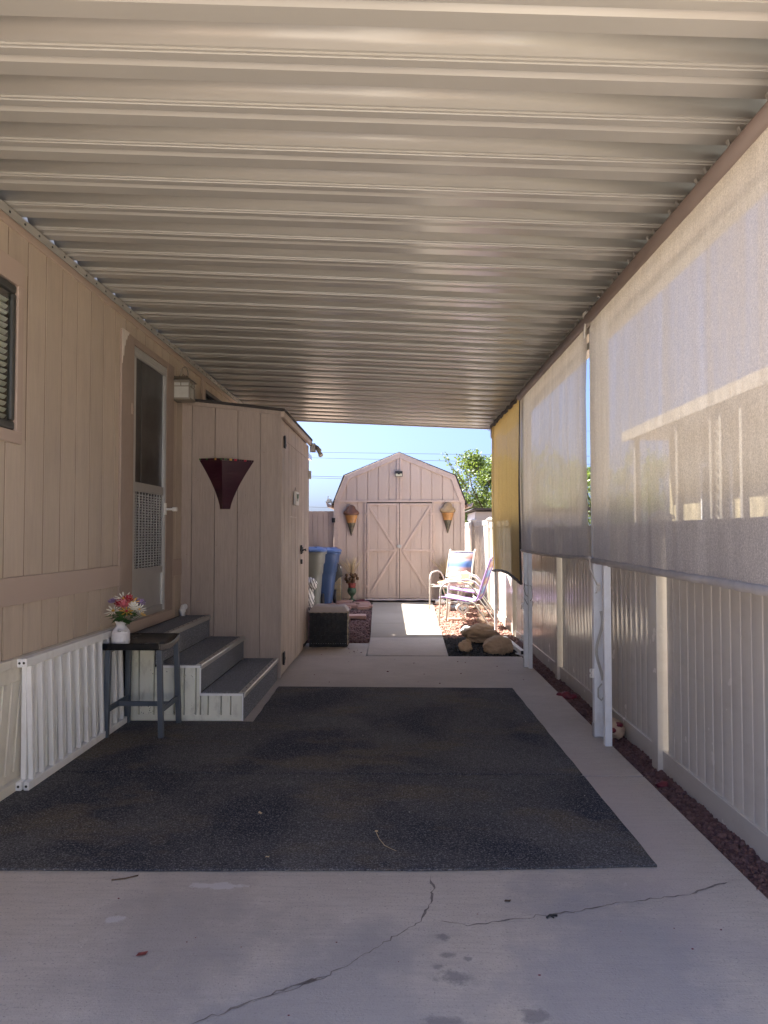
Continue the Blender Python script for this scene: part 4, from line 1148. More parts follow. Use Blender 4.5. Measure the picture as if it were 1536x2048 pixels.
for k in range(30):
    a = rnd.uniform(0, 2 * PI); rr = rnd.uniform(.02, .085); c = Vector((JX + .01 + rr * math.cos(a), JY - .02 + rr * math.sin(a), jz + .165 + rnd.uniform(-.02, .055))); l = rnd.uniform(.035, .06)
    d = Vector((math.cos(a), math.sin(a) - .4, rnd.uniform(-.5, .3))).normalized(); s = d.cross(Vector((0, 0, 1))).normalized(); u = s.cross(d)
    mb = MB(); mb.add([c - d * l * .6, c - s * l * .42 + u * .006, c + d * l * .15 - s * l * .5, c + d * l, c + d * l * .15 + s * l * .5, c + s * l * .42 + u * .006, c + u * -.004], [(0, 1, 6), (1, 2, 6), (2, 3, 6), (3, 4, 6), (4, 5, 6), (5, 0, 6)], True)
    obj('leaf', mb, M['green'], bq, fix=False)

# ================================================================ two spare railings leaning on the skirting
def railing(label, xb, xt, y0, y1, z0):
    t = thing('stair_railing', label, 'railing', (xb, y0, z0), 'spare railings leaning on the skirting')
    H = .685
    P = lambda yy, s: Vector((xb + (xt - xb) * s, yy, z0 + H * s))
    mb = MB(); mb.bar(P(y0, .97), P(y1, .97), .030, .046, (0, 0, 1)); a = obj('top_rail', mb, M['white'], t, bevel=.004)
    mb = MB(); mb.bar(P(y0, .035), P(y1, .035), .030, .044, (0, 0, 1)); b = obj('bottom_rail', mb, M['white'], t, bevel=.004)
    mb = MB()
    for s in (.97, .035):
        q = P(y0 - .0006, s); mb.tube([q, q + Vector((0, -.0008, 0))], .007, 8)
    obj('screw_hole', mb, M['wire'], t)
    n = 12; mb = MB(); mb.bar(P(0, .067), P(0, .937), .026, .026, (0, 1, 0)); bm2 = mb.mesh('baluster', [M['white']])
    for k in range(n): obj('baluster', bm2, parent=t, loc=(0, y0 + .06 + k * (y1 - y0 - .12) / (n - 1), 0), bevel=.003)
railing('white metal railing leaning closest to the carpet, in front of its twin', -1.945, -1.968, 3.765, 5.13, .010)
railing('white metal railing tucked behind its twin against the skirting', -1.985, -2.000 + .012, 3.76, 5.15, .010)

# ================================================================ barn shed
YS = 13.5
shed = thing('barn_shed', 'pink beige barn shed with gambrel roof and double braced doors at the yard end', 'shed', (0, YS, .13))
GAM = [(-1.205, 1.965), (-1.006, 2.455), (.012, 2.885), (1.058, 2.452), (1.242, 1.965)]
def gam(x):
    for (a, za), (b, zb2) in zip(GAM[:-1], GAM[1:]):
        if a <= x <= b: return za + (zb2 - za) * (x - a) / (b - a)
    return GAM[0][1]
mb = MB(); mb.prism([(-1.19, .12), (1.225, .12), (1.225, 1.96)] + [(x, z - .03) for x, z in GAM[::-1][1:4]] + [(-1.19, 1.96)], 1, YS + .02, YS + 2.4)
obj('wall', mb, M['shed_trim'], shed)
def sboard(x0, x1, z0, ztop, y0=YS, name='siding_board', par=shed, t=.0195):
    pts = [(x0, z0), (x1, z0), (x1, ztop(x1))] + [(x, ztop(x)) for x, _ in GAM[::-1] if x0 + .01 < x < x1 - .01] + [(x0, ztop(x0))]
    mb = MB(); mb.prism(pts, 1, y0, y0 + t); return obj(name, mb, M['shed'], par)
g0 = -.98
xs = [-1.205] + [g0 + .2005 * k for k in range(-0, 12)] + [1.242]
for a, b in zip(xs[:-1], xs[1:]):
    if b - a < .02: continue
    sboard(a + .0055, b - .0055, 1.99, lambda x: gam(x) - .02)          # gable
for a, b in ((-1.19, -.98), (-.98, -.77), (-.77, -.628), (.665, .83), (.83, 1.03), (1.03, 1.225)):
    sboard(a + .0055, b - .0055, .155, lambda x: 1.975)
def trim(name, poly, y0=YS - .022, y1=YS - .0005, par=shed, m='shed_trim'):
    mb = MB(); mb.prism(poly, 1, y0, y1); return obj(name, mb, M[m], par, bevel=.003)
def rect(x0, x1, z0, z1): return [(x0, z0), (x1, z0), (x1, z1), (x0, z1)]
def band(p, q, w, side=1):
    p, q = Vector(p), Vector(q); d = (q - p).normalized(); n_ = Vector((-d.y, d.x)) * w * side
    return [tuple(p), tuple(q), tuple(q + n_), tuple(p + n_)]
def inset(i, w):
    p = Vector(GAM[i]); 
    out = []
    for j in (i - 1, i):
        if 0 <= j < 4:
            d = (Vector(GAM[j + 1]) - Vector(GAM[j])).normalized(); out.append(Vector((d.y, -d.x)))
    n_ = sum(out, Vector((0, 0))).normalized(); c = n_.dot(out[0]); return p + n_ * w / c
for i in range(4):
    a, b = GAM[i], GAM[i + 1]; trim('rake_trim', [a, b, tuple(inset(i + 1, .092)), tuple(inset(i, .092))], YS - .030)
trim('frieze_trim', rect(-1.205, 1.242, 1.955, 1.992), YS - .026)
trim('gable_batten', rect(-.032, .006, 1.993, 2.775)); trim('gable_batten', rect(.018, .056, 1.993, 2.775), YS - .020)
trim('corner_trim', rect(-1.21, -1.118, .13, 1.9545)); trim('corner_trim', rect(1.165, 1.242, .13, 1.9545))
trim('jamb_trim', rect(-.640, -.594, .135, 1.9545), YS - .024); trim('jamb_trim', rect(.632, .668, .135, 1.9545), YS - .024)
mb = MB(); mb.box(-.594, .632, YS - .002, YS + .018, .12, 1.9545); obj('door_recess', mb, M['dark'], shed)
def leaf(x0, x1, s):
    d = MB(); d.box(x0, x1, YS - .0145, YS - .0025, .155, 1.935)
    dl = obj('door', d, M['shed'], shed)
    w = (x1 - x0) / 3
    for k in range(3):
        mb = MB(); mb.box(x0 + w * k + .005, x0 + w * (k + 1) - .005, YS - .026, YS - .0147, .157, 1.933); obj('door_board', mb, M['shed'], dl)
    yo = YS - .045
    def dt(poly, yy=yo): 
        mb = MB(); mb.prism(poly, 1, yy, YS - .0262); obj('door_brace', mb, M['shed_trim'], dl, bevel=.0025)
    dt(rect(x0, x0 + .038, .157, 1.933)); dt(rect(x1 - .038, x1, .157, 1.933))
    dt(rect(x0 + .0385, x1 - .0385, 1.895, 1.933), yo + .001); dt(rect(x0 + .0385, x1 - .0385, .157, .195), yo + .001); dt(rect(x0 + .0385, x1 - .0385, 1.035, 1.075), yo + .001)
    xo, xi = (x0 + .045, x1 - .045) if s < 0 else (x1 - .045, x0 + .045)
    dt(band((xo, 1.893), (xi, 1.0765), .036, 1 if s > 0 else -1) , yo + .002); dt(band((xi, 1.034), (xo, .196), .036, -1 if s < 0 else 1), yo + .002)
    return dl
dL = leaf(-.588, .012, -1); dR = leaf(.022, .628, 1)
for dl, s, xe in ((dL, -1, -.592), (dR, 1, .632)):
    for z in (1.735, 1.03, .385):
        mb = MB(); mb.box(xe - .022, xe + .022, YS - .052, YS - .046, z - .022, z + .022); mb.bar((xe - s * .11, YS - .049, z), (xe - s * .02, YS - .049, z), .004, .012); mb.bar((xe + s * .02, YS - .030, z + .003), (xe + s * .12, YS - .030, z), .004, .012)
        obj('hinge', mb, M['shed_trim'], dl)
mb = MB(); mb.box(-.03, .055, YS - .055, YS - .0465, 1.115, 1.15); mb.tube([(.017, YS - .058, 1.128), (.017, YS - .09, 1.128)], .034, 14); obj('padlock', mb, M['alu'], dL)
# roof skin
mb = MB()
out = [(x * 1.0 + (.012 if x > 0 else -.012), z + .004) for x, z in GAM]; out2 = [(x + (.03 if x > 0 else -.03) * (1 if abs(x) > .5 else 0), z + .013) for x, z in GAM]
out[2] = (.012, 2.892); out2[2] = (.012, 2.902)
out[0] = (-1.235, 1.91); out2[0] = (-1.252, 1.915); out[4] = (1.27, 1.91); out2[4] = (1.29, 1.915)
mb.prism(out + out2[::-1], 1, YS - .008, YS + 2.45)
obj('roof', mb, M['shingle'], shed)
for s, x in ((-1, -1.255), (1, 1.295)):
    mb = MB(); mb.prism([(x, 1.86), (x + s * .075, 1.86), (x + s * .105, 1.945), (x + s * .095, 1.945), (x + s * .07, 1.87), (x + s * .004, 1.87), (x + s * .004, 1.93), (x, 1.93)], 1, YS - .05, YS + 2.4); obj('eave_gutter', mb, M['shed_trim'], shed)
bl = MB()
for k in range(40): bl.blob((-1.31 + rnd.gauss(0, .03), YS + rnd.uniform(-.04, .25), 1.95 + abs(rnd.gauss(0, .045))), (.016, .016, .014), 1, k)
obj('blossom_litter', bl, M['petal_white'], kind='stuff', label='white blossom litter heaped in the shed gutter', cat='blossom')

# solar light on the gable
so = thing('solar_light', 'small black solar wall light on the shed gable', 'solar light', (.012, YS - .03, 2.44))
mb = MB(); mb.box(-.062, .078, YS - .075, YS - .031, 2.435, 2.535); obj('housing', mb, M['blackmetal'], so, bevel=.006)
mb = MB(); mb.box(-.052, .068, YS - .0795, YS - .0755, 2.440, 2.487); obj('lens', mb, M['lens'], so)
mb = MB(); mb.prism([(-.05, 2.53), (-.05, 2.497), (-.015, 2.487), (-.01, 2.472), (.026, 2.472), (.031, 2.487), (.066, 2.497), (.066, 2.53)], 1, YS - .084, YS - .080); obj('solar_panel', mb, M['glass_dark'], so)

# glazed cone planters
def cone_planter(label, cx, ztop, top_m):
    t = thing('cone_planter', label, 'wall planter', (cx, YS, ztop - .58), 'cone planters on the shed')
    H = .58
    def shell(z0, z1, wfn, dfn, n=12, m=14):
        mb = MB()
        def P(u, v):
            z = z0 + (z1 - z0) * v; a = PI * u
            return (cx - wfn(v) * math.cos(a), YS - .031 - dfn(v) * math.sin(a), ztop - H + z * H)
        mb.grid(P, n, m); 
        # back face
        vs = [P(0, j / m) for j in range(m + 1)] + [P(1, j / m) for j in range(m + 1)]
        mb.add([(v[0], YS - .0305, v[2]) for v in vs], [(j, j + 1, m + 2 + j, m + 1 + j) for j in range(m)]); return mb
    lin = lambda a, b: (lambda v: a + (b - a) * v)
    obj('tip', shell(0, .42, lin(.006, .078), lin(.006, .065)), M['cone_dark'], t)
    obj('middle', shell(.4205, .67, lin(.082, .118), lin(.069, .09)), M['cone_orange'], t)
    top = lambda v: (.148 * (1 - .25 * v ** 3) if v < .0 else .150 * math.sqrt(max(0.0, 1 - (v * .86) ** 2.2)) * (1 if v < .45 else 1 - .55 * ((v - .45) / .55) ** .8) + .0)
    def tw(v):
        pts = [(0, .118), (.05, .140), (.18, .150), (.35, .138), (.48, .108), (.60, .085), (.75, .076), (.88, .058), (.96, .034), (1, .004)]
        for (a, wa), (b, wb) in zip(pts[:-1], pts[1:]):
            if a <= v <= b: return wa + (wb - wa) * (v - a) / (b - a)
        return .004
    obj('scoop', shell(.6705, 1.0, tw, lambda v: .10 * (1 - v) ** .6 + .012, 12, 26), M[top_m], t)
    mb = MB(); n = 14
    mb.tube([(cx - .121 * math.cos(PI * k / n), YS - .031 - .095 * math.sin(PI * k / n), ztop - H + .672 * H) for k in range(n + 1)], .008, 6); obj('band', mb, M['cone_dark'], t)
cone_planter('brown-topped glazed cone planter on the shed wall beside the gate', -.885, 1.905, 'cone_brown')
cone_planter('ochre-topped glazed cone planter on the shed wall above the chairs', .92, 1.955, 'cone_cream')

# urns with dried grasses
def urn(label, cx, cy, seed):
    rr = random.Random(seed); z0 = gz(cy) + .005
    t = thing('dried_flower_urn', label, 'urn', (cx, cy, z0), 'urns of dried grass by the shed')
    mb = MB(); mb.lathe([(0, 0), (.055, 0), (.055, .015), (.03, .03), (.022, .06), (.03, .085), (.065, .12), (.082, .16), (.08, .20), (.066, .235)], (cx, cy, z0), 18); obj('urn', mb, M['urn'], t)
    mb = MB(); mb.lathe([(.067, .2355), (.066, .26), (.075, .31), (.085, .325), (.07, .326), (0, .31)], (cx, cy, z0), 18); obj('collar', mb, M['urn_red'], t)
    for k in range(22):
        a = rr.uniform(0, 2 * PI); r = rr.uniform(.02, .12); mb = MB(); c = (cx + r * math.cos(a), cy + r * math.sin(a), z0 + .34 + rr.uniform(0, .15))
        mb.blob(c, (.03, .03, .034), 2, k, .5, 4); obj('pine_cone', mb, M['pinecone'], t)
    mb = MB()
    for k in range(60):
        a = rr.gauss(0, .24); b = rr.gauss(0, .2); L = rr.uniform(.28, .46)
        P = [(cx, cy, z0 + .42)]
        for j in range(1, 5): s = j / 4; P.append((cx + math.sin(a) * L * s * (1 + .25 * s), cy + math.sin(b) * L * s, z0 + .42 + L * s * (1 - .1 * s)))
        mb.tube(P, [.0022, .002, .004, .0055, .001], 4)
    o = obj('dried_grass', mb, M['straw'], t, fix=False); o['kind'] = 'stuff'
urn('green urn of pine cones and dried grass left of the shed doors', -.86, 13.30, 1)
urn('green urn of pine cones and dried grass half hidden behind the patio chairs', .86, 13.33, 2)

# mats and pavers at the shed door
mb = MB()
def matp(u, v):
    x = -.62 + 1.32 * u; y = 13.16 + .22 * v + .02 * noise.noise(Vector((u * 4, v, 1))); z = gz(y) + .022 + .018 * max(0, noise.noise(Vector((u * 7, v * 2, 3)))) + .004
    return (x, y, z)
mb.grid(matp, 50, 8); mb.grid(lambda u, v: tuple(a + b for a, b in zip(matp(u, v), (0, 0, -.008))), 50, 8)
obj('doormat', mb, M['matpale'], label='pale crumpled runner mat in front of the shed doors', cat='mat')
mb = MB(); mb.prism([(-.78, 13.06), (-.56, 13.06), (-.56, 13.42), (-.72, 13.42)], 2, gz(13.2) + .006, gz(13.2) + .018); obj('doormat', mb, M['matred'], label='maroon mat corner poking out left of the pale runner', cat='mat')
pv = 0
for (x, y, w, d) in ((-1.02, 13.18, .36, .14), (-.66, 12.92, .30, .14), (-.98, 12.95, .28, .14), (-.90, 12.72, .29, .15), (-.59, 12.70, .20, .14), (-.82, 12.50, .24, .13), (-.57, 12.48, .24, .14), (-1.08, 12.5, .22, .13), (-.96, 12.28, .30, .12), (-.6, 12.28, .2, .12), (-1.25, 12.75, .25, .15), (-1.32, 13.0, .28, .15), (-1.3, 12.4, .2, .13)):
    mb = MB(); mb.obox((x, y, gz(y) - .004 + rnd.uniform(-.004, .006)), (w, d, .05), Matrix.Rotation(rnd.uniform(-.05, .05), 3, 'Z')); obj('paver', mb, M['paver'], kind='structure', bevel=.006)
mb = MB(); mb.obox((-.655, 11.0, gz(11) + .030), (.32, .26, .05), Matrix.Rotation(.06, 3, 'Z')); obj('stepping_stone', mb, M['paver'], label='single pink paver lying alone on the maroon gravel', cat='paver', bevel=.008)

# wood gate between home and shed
gt_ = thing('wood_gate', 'tan board gate closing the gap between home and shed', 'gate', (-1.6, 13.55, .13))
x = -2.02
while x < -1.225:
    mb = MB(); mb.box(x, min(x + .092, -1.222), 13.55, 13.572, .15, 1.79); obj('gate_board', mb, M['shed'], gt_); x += .101
mb = MB(); mb.box(-2.02, -1.222, 13.5725, 13.61, .3, .39); mb.box(-2.02, -1.222, 13.5725, 13.61, 1.5, 1.59); mb.box(-2.02, -1.222, 13.576, 13.58, .16, 1.78); obj('gate_frame', mb, M['shed_trim'], gt_)
mb = MB(); mb.box(-1.245, -1.185, YS - .06, YS - .0225, 1.575, 1.66); mb.box(-1.232, -1.2, YS - .07, YS - .06, 1.59, 1.64); obj('gate_latch', mb, M['blackmetal'], gt_, bevel=.006)

# ================================================================ wheeled carts, basket, bag
def cart(label, cx, cy, wt, wb, dt, db, h, mbody, rz=0.0):
    z0 = gz(cy) - .02
    t = thing('wheeled_cart', label, 'rubbish cart', (cx, cy, z0), 'wheeled rubbish carts')
    RM = Matrix.Rotation(rz, 3, 'Z')
    def ring(w, d, z, k=5.0, n=32):
        P = []
        for i in range(n):
            a = 2 * PI * i / n; ca, sa = math.cos(a), math.sin(a)
            P.append(Vector((cx, cy, z0 + z)) + RM @ Vector((w / 2 * math.copysign(abs(ca) ** (2 / k), ca), d / 2 * math.copysign(abs(sa) ** (2 / k), sa), 0)))
        return P
    def loft(rings, caps=True):
        mb = MB(); n = len(rings[0]); vs = [p for r in rings for p in r]
        fs = [(i * n + k, i * n + (k + 1) % n, (i + 1) * n + (k + 1) % n, (i + 1) * n + k) for i in range(len(rings) - 1) for k in range(n)]
        mb.add(vs, fs, True)
        if caps: mb.add(rings[0], [tuple(reversed(range(n)))]); mb.add(rings[-1], [tuple(range(n))])
        return mb
    lerp = lambda a, b, s: a + (b - a) * s
    body = [ring(lerp(wb, wt, s), lerp(db, dt, s), .04 + (h - .16) * s) for s in (0, .02, .3, .55, .62)] + [ring(lerp(wb, wt, s) + .02, lerp(db, dt, s) + .02, .04 + (h - .16) * s) for s in (.635, .8)] + [ring(lerp(wb, wt, s) + .055, lerp(db, dt, s) + .05, .04 + (h - .16) * s) for s in (.83, .97, 1.0)]
    obj('body', loft(body), M[mbody], t)
    obj('rim', loft([ring(wt + .09, dt + .09, h - .125), ring(wt + .10, dt + .10, h - .115), ring(wt + .10, dt + .10, h - .085), ring(wt + .08, dt + .08, h - .08)]), M[mbody], t)
    l1 = loft([ring(wt + .085, dt + .085, h - .0795), ring(wt + .115, dt + .115, h - .078), ring(wt + .12, dt + .12, h - .05), ring(wt + .07, dt + .07, h - .030), ring(wt - .02, dt - .02, h - .022), ring(wt - .06, dt - .06, h - .002), ring(wt - .16, dt - .16, h)])
    lid = obj('lid', l1, M['lid_blue'], t)
    mb = MB()
    for sx in (-.18, .18): mb.bar(Vector((cx, cy, z0 + h - .012)) + RM @ Vector((sx, -dt * .44, 0)), Vector((cx, cy, z0 + h - .012)) + RM @ Vector((sx, dt * .40, .0)), .05, .03)
    mb.bar(Vector((cx, cy, z0 + h - .055)) + RM @ Vector((-.12, -dt / 2 - .075, 0)), Vector((cx, cy, z0 + h - .055)) + RM @ Vector((.12, -dt / 2 - .075, 0)), .05, .022)
    obj('lid_rib', mb, M['lid_blue'], lid, bevel=.006)
    mb = MB(); mb.tube([Vector((cx, cy, z0 + h - .09)) + RM @ Vector((sx, dt / 2 + .10, 0)) for sx in (-.25, .25)], .016, 10); obj('handle', mb, M[mbody], t)
    for sx in (-1, 1):
        mb = MB(); c = Vector((cx, cy, z0 + .13)) + RM @ Vector((sx * (wb / 2 + .03), db / 2, 0)); ax = RM @ Vector((.025 * sx, 0, 0)); mb.tube([c - ax, c - ax * .8, c + ax * .8, c + ax], [.10, .125, .125, .10], 18); obj('wheel', mb, M['blackmetal'], t)
cart('grey green cart with blue lid peeking from behind the closet', -1.555, 12.15, .56, .44, .60, .48, 1.06, 'bin_grey')
cart('all blue rubbish cart behind the grey green one', -1.365, 12.86, .56, .36, .60, .46, 1.02, 'bin_blue')
bk = thing('wire_basket', 'tall rusty wire basket against the shed corner with a dark cloth on top', 'basket', (-1.13, 13.25, gz(13.2)))
mb = MB(); bx0, bx1, by0, by1, bz0, bz1 = -1.24, -1.05, 13.12, 13.38, gz(13.2) + .004, .75
for k in range(9):
    z = bz0 + .01 + (bz1 - bz0) * k / 8.2; mb.tube([(bx0, by0, z), (bx1, by0, z), (bx1, by1, z), (bx0, by1, z), (bx0, by0, z)], .004, 4)
for k in range(8): x = bx0 + (bx1 - bx0) * k / 7; mb.tube([(x, by0, bz0), (x, by0, bz1)], .004, 4)
for k in range(8): y = by0 + (by1 - by0) * k / 7; mb.tube([(bx1, y, bz0), (bx1, y, bz1)], .004, 4)
obj('wire', mb, M['mesh_grey'], bk)
mb = MB(); mb.box(bx0 + .012, bx1 - .012, by0 + .012, by1 - .012, bz0 + .02, bz1 - .05); obj('liner', mb, M['straw'], bk)
mb = MB(); mb.tube([(bx0, by0 - .006, bz1 + .0), (bx1 + .005, by0 - .006, bz1 + .0)], .018, 8); obj('rim', mb, M['whiteplastic'], bk)
mb = MB()
mb.add([(-1.22, 13.09, .44), (-1.20, 13.10, .80), (-1.13, 13.085, .85), (-1.07, 13.09, .80), (-1.01, 13.10, .60), (-1.08, 13.08, .56), (-1.15, 13.085, .48), (-1.12, 13.06, .68)], [(0, 1, 7), (1, 2, 7), (2, 3, 7), (3, 4, 7), (4, 5, 7), (5, 6, 7), (6, 0, 7)], True)
o = obj('dark_cloth', mb, M['cloth_dark'], label='dark grey cloth slung over the wire basket', cat='cloth', fix=False); sol = o.modifiers.new('th', 'SOLIDIFY'); sol.thickness = .006
def bagmat():
    m, nt, b = newmat('striped bag plastic'); v = coords(nt, (1, 1, 1), (0, .35, 0)); w = N(nt, 'ShaderNodeTexWave'); nt.links.new(v, w.inputs['Vector']); w.inputs['Scale'].default_value = 9; w.inputs['Distortion'].default_value = 2.5; w.inputs['Detail'].default_value = 2; w.inputs['Detail Scale'].default_value = 2
    nt.links.new(mix(nt, ramp(nt, w.outputs['Fac'], .2, .42), (.12, .12, .13), (.74, .73, .71)), b.inputs['Base Color']); b.inputs['Roughness'].default_value = .4; bump(nt, b, tex(nt, coords(nt), 14, 4, .7), .8, .02); return m
M['bag'] = bagmat()
bg = MB(); bg.blob((-1.505, 11.62, gz(11.6) + .22), (.15, .12, .25), 4, 4, .3, 2.2, flat=-.22); bg.blob((-1.44, 11.60, gz(11.6) + .47), (.12, .09, .10), 4, 9, .35, 2.5)
obj('plastic_bag', bg, M['bag'], label='crumpled white bag with dark stripes leaning on the grey cart', cat='bag')

# ================================================================ ottoman
OX0, OX1, OY0, OY1 = -1.073, -.612, 8.655, 8.96
ot = thing('woven_ottoman', 'black woven storage ottoman with grey cushion top beside the closet', 'ottoman', (OX0, OY0, 0))
mb = MB(); mb.box(OX0 + .006, OX1 - .006, OY0 + .006, OY1 - .006, 0.002, .415); obj('box', mb, M['weave'], ot)
mb = MB(); s = .0462; nx = 10
for i in range(nx):
    for j in range(9):
        up = (i + j) % 2; a = OX0 + i * s + .001; z = .004 + j * .0457; yb = OY0 + .007
        if up: mb.prism([(a + .001, yb), (a + .010, yb - .011), (a + s - .012, yb - .011), (a + s - .003, yb)], 2, z + .001, z + .0445)
        else: mb.prism([(yb, z + .001), (yb - .005, z + .012), (yb - .005, z + .033), (yb, z + .0445)], 0, a + .001, a + s - .003)
for i in range(6):
    for j in range(9):
        up = (i + j) % 2; d = .0065 if up else .0015; a = OY0 + .006 + i * .0488; z = .004 + j * .0457
        mb.prism([(OX1 - .007, a + .001), (OX1 - .007 + d + .003, a + .006), (OX1 - .007 + d + .003, a + .041), (OX1 - .007, a + .046)], 2, z + .001, z + .0445)
w_ = obj('woven_straps', mb, M['weave'], ot); w_['kind'] = 'stuff'
mb = MB()
for i in range(15):
    x = OX0 + .03 + i * .029; mb.lathe([(.0045, 0), (.0035, .002), (0, .0028)], (0, 0, 0), 6); n = 18
    for q in range(len(mb.v) - n, len(mb.v)): v = mb.v[q]; mb.v[q] = (x + v[0], OY0 - .0025 - v[2], .045 + v[1])
o = obj('stud', mb, M['alu'], ot); o['kind'] = 'stuff'
mb = MB(); mb.box(OX0 - .004, OX1 + .004, OY0 - .004, OY1 + .004, .416, .434); obj('lid', mb, M['cushion'], ot, bevel=.004)
mb = MB(); mb.tube([(OX1 + .004, OY0 - .002, z) for z in np.linspace(.03, .43, 20)], [.004 + .0025 * ((i * 7) % 3) for i in range(20)], 6); mb.tube([(x, OY0 - .006, .414 + .003 * math.sin(x * 90)) for x in np.linspace(OX0, OX1, 30)], .0035, 5); obj('frayed_edge', mb, M['wicker_edge'], ot)
mb = MB()
def cush(u, v):
    x = OX0 + .01 + (OX1 - OX0 - .015) * u; y = OY0 + .006 + (OY1 - OY0 - .012) * v
    e = min(1, min(u, 1 - u, v, 1 - v) / .16); h = .055 * (1 - (1 - e) ** 2.6)
    return (x, y, .4345 + h + .010 * noise.noise(Vector((x * 9, y * 22, 1))) * e + .006 * math.sin(y * 30 + x * 14) * e)
mb.grid(cush, 44, 30); obj('cushion', mb, M['cushion'], ot, fix=False)

# ================================================================ patio chairs, table
def chair(label, cx, cy, fx, fy, metal, rail, sling):
    t = thing('patio_chair', label, 'chair', (0, 0, 0), 'sling patio chairs')
    for s in (-1, 1):
        mb = MB(); P = [(s * .265, -.305, 0), (s * .265, -.285, .30), (s * .265, -.272, .47)]
        for a in np.linspace(0, PI / 2, 7): P.append((s * .27, -.272 + .14 * (1 - math.cos(a)), .50 + .135 * math.sin(a)))
        P += [(s * .27, .02, .642), (s * .268, .13, .61), (s * .262, .21, .53), (s * .255, .245, .455)]
        mb.tube(P, .0125, 9); obj('arm_frame', mb, M[metal], t)
        mb = MB(); mb.tube([(s * .262, .10, .40), (s * .262, .20, .34), (s * .268, .34, .14), (s * .27, .43, 0)], .0125, 9); obj('leg', mb, M[metal], t)
        mb = MB(); P = [(s * .235, -.30, .415), (s * .235, -.24, .425), (s * .235, 0, .385), (s * .235, .15, .362), (s * .235, .215, .375), (s * .235, .255, .43), (s * .235, .36, .74), (s * .235, .44, .95), (s * .235, .475, .99)]
        mb.tube(P, .013, 9); obj('sling_rail', mb, M[rail], t)
    for a, b in (((-.262, -.275, .40), (.262, -.275, .40)), ((-.262, .16, .345), (.262, .16, .345)), ((-.235, .44, .95), (.235, .44, .95))):
        mb = MB(); mb.tube([a, b], .0115, 8); obj('cross_bar', mb, M[metal], t)
    sp = [(-.28, .418), (-.24, .427), (0, .387), (.15, .364), (.205, .372)]; bp = [(.225, .40), (.255, .44), (.36, .745), (.44, .955)]
    def strip(pts, nm, m):
        mb = MB(); vs = []
        for yy, z in pts: vs += [(-.225, yy, z), (0, yy, z - .008), (.225, yy, z)]
        mb.add(vs, [(3 * i + k, 3 * i + 3 + k, 3 * i + 4 + k, 3 * i + 1 + k) for i in range(len(pts) - 1) for k in (0, 1)], True)
        o = obj(nm, mb, M[m], t, fix=False); q = o.modifiers.new('th', 'SOLIDIFY'); q.thickness = .004
    strip(sp, 'seat', 'sling_lav' if rail == 'lav' else 'sling'); strip(bp, 'backrest', sling)
    t.location = (cx, cy, gz(cy) - .012); t.rotation_euler = (R(1.0), R(-.5), math.atan2(fx, -fy)); WL[t] = Vector((cx, cy, gz(cy)))
    return t
chair('lavender framed sling chair nearest the boulders, facing the walkway', .93, 10.36, -.96, .26, 'tubewhite', 'lav', 'sling')
chair('lavender framed sling chair just behind the round table', 1.10, 11.48, -.98, .12, 'tubewhite', 'lav', 'sling')
chair('white framed chair with blue and orange striped back near the shed', .90, 12.2, -.50, -.86, 'tubewhite', 'tubewhite', 'sling')
tb = thing('side_table', 'round pale wood side table with thin wire legs between the chairs', 'table', (.86, 10.93, gz(10.9)))
z0 = gz(10.93)
mb = MB(); mb.lathe([(0, .535), (.262, .535), (.27, .545), (.268, .56), (.26, .566), (0, .567)], (.86, 10.93, z0), 36); obj('tabletop', mb, M['tablewood'], tb)
for k in range(4):
    a = PI / 4 + k * PI / 2; mb = MB(); mb.tube([(.86 + r * math.cos(a), 10.93 + r * math.sin(a), z0 + z) for r, z in ((.20, .535), (.13, .44), (.11, .33), (.14, .18), (.19, -.03))], .006, 6); obj('leg', mb, M['tubewhite'], tb)
mb = MB(); mb.tube([(.86 + .125 * math.cos(a), 10.93 + .125 * math.sin(a), z0 + .25) for a in np.linspace(0, 2 * PI, 25)], .005, 6); mb.tube([(.86 + .2 * math.cos(a), 10.93 + .2 * math.sin(a), z0 + .525) for a in np.linspace(0, 2 * PI, 25)], .005, 6); obj('leg_ring', mb, M['tubewhite'], tb)
tk = thing('water_jug', 'white plastic water jug lying on the round table', 'jug', (.90, 10.95, z0 + .568))
mb = MB(); mb.blob((.86, 10.95, z0 + .645), (.13, .085, .077), 3, 3, .06, 1.2, flat=-.0765); obj('body', mb, M['whiteplastic'], tk)
mb = MB(); mb.box(.93, 1.075, 10.89, 11.01, z0 + .5685, z0 + .70); obj('tank', mb, paint('cream jug plastic', (.66, .64, .52), .4, .05, 5, rand=0), tk, bevel=.02)
mb = MB(); mb.tube([(.738, 10.93, z0 + .63), (.715, 10.925, z0 + .63)], .016, 10); obj('spout', mb, M['wire'], tk)

# ================================================================ stones and boulders
def rock(name, label, c, r, mat, seed, rz=0, amp=.16, sub=4, group=None, tilt=0, cat='rock', freq=1.5):
    mb = MB(); mb.blob((0, 0, 0), r, sub, seed, amp, freq, rotz=rz, tilt=tilt)
    return obj(name, mb, M[mat], loc=c, label=label, cat=cat, group=group)
rock('boulder', 'long tan boulder lying behind two smaller ones on black gravel', (1.03, 9.02, gz(9) + .075), (.265, .15, .115), 'boulder', 2, -.12, .34, 5, 'tan boulders', .04, 'boulder', 1.2)
rock('boulder', 'rounded tan boulder in front nearest the slab corner', (1.145, 8.33, gz(8.3) + .062), (.175, .13, .115), 'boulder', 5, -.15, .24, 5, 'tan boulders', .02, 'boulder', 1.1)
rock('boulder', 'small pinkish tan boulder propped under the long one', (.775, 8.42, gz(8.4) + .035), (.075, .07, .075), 'boulder', 9, .3, .4, 4, 'tan boulders', 0, 'boulder')
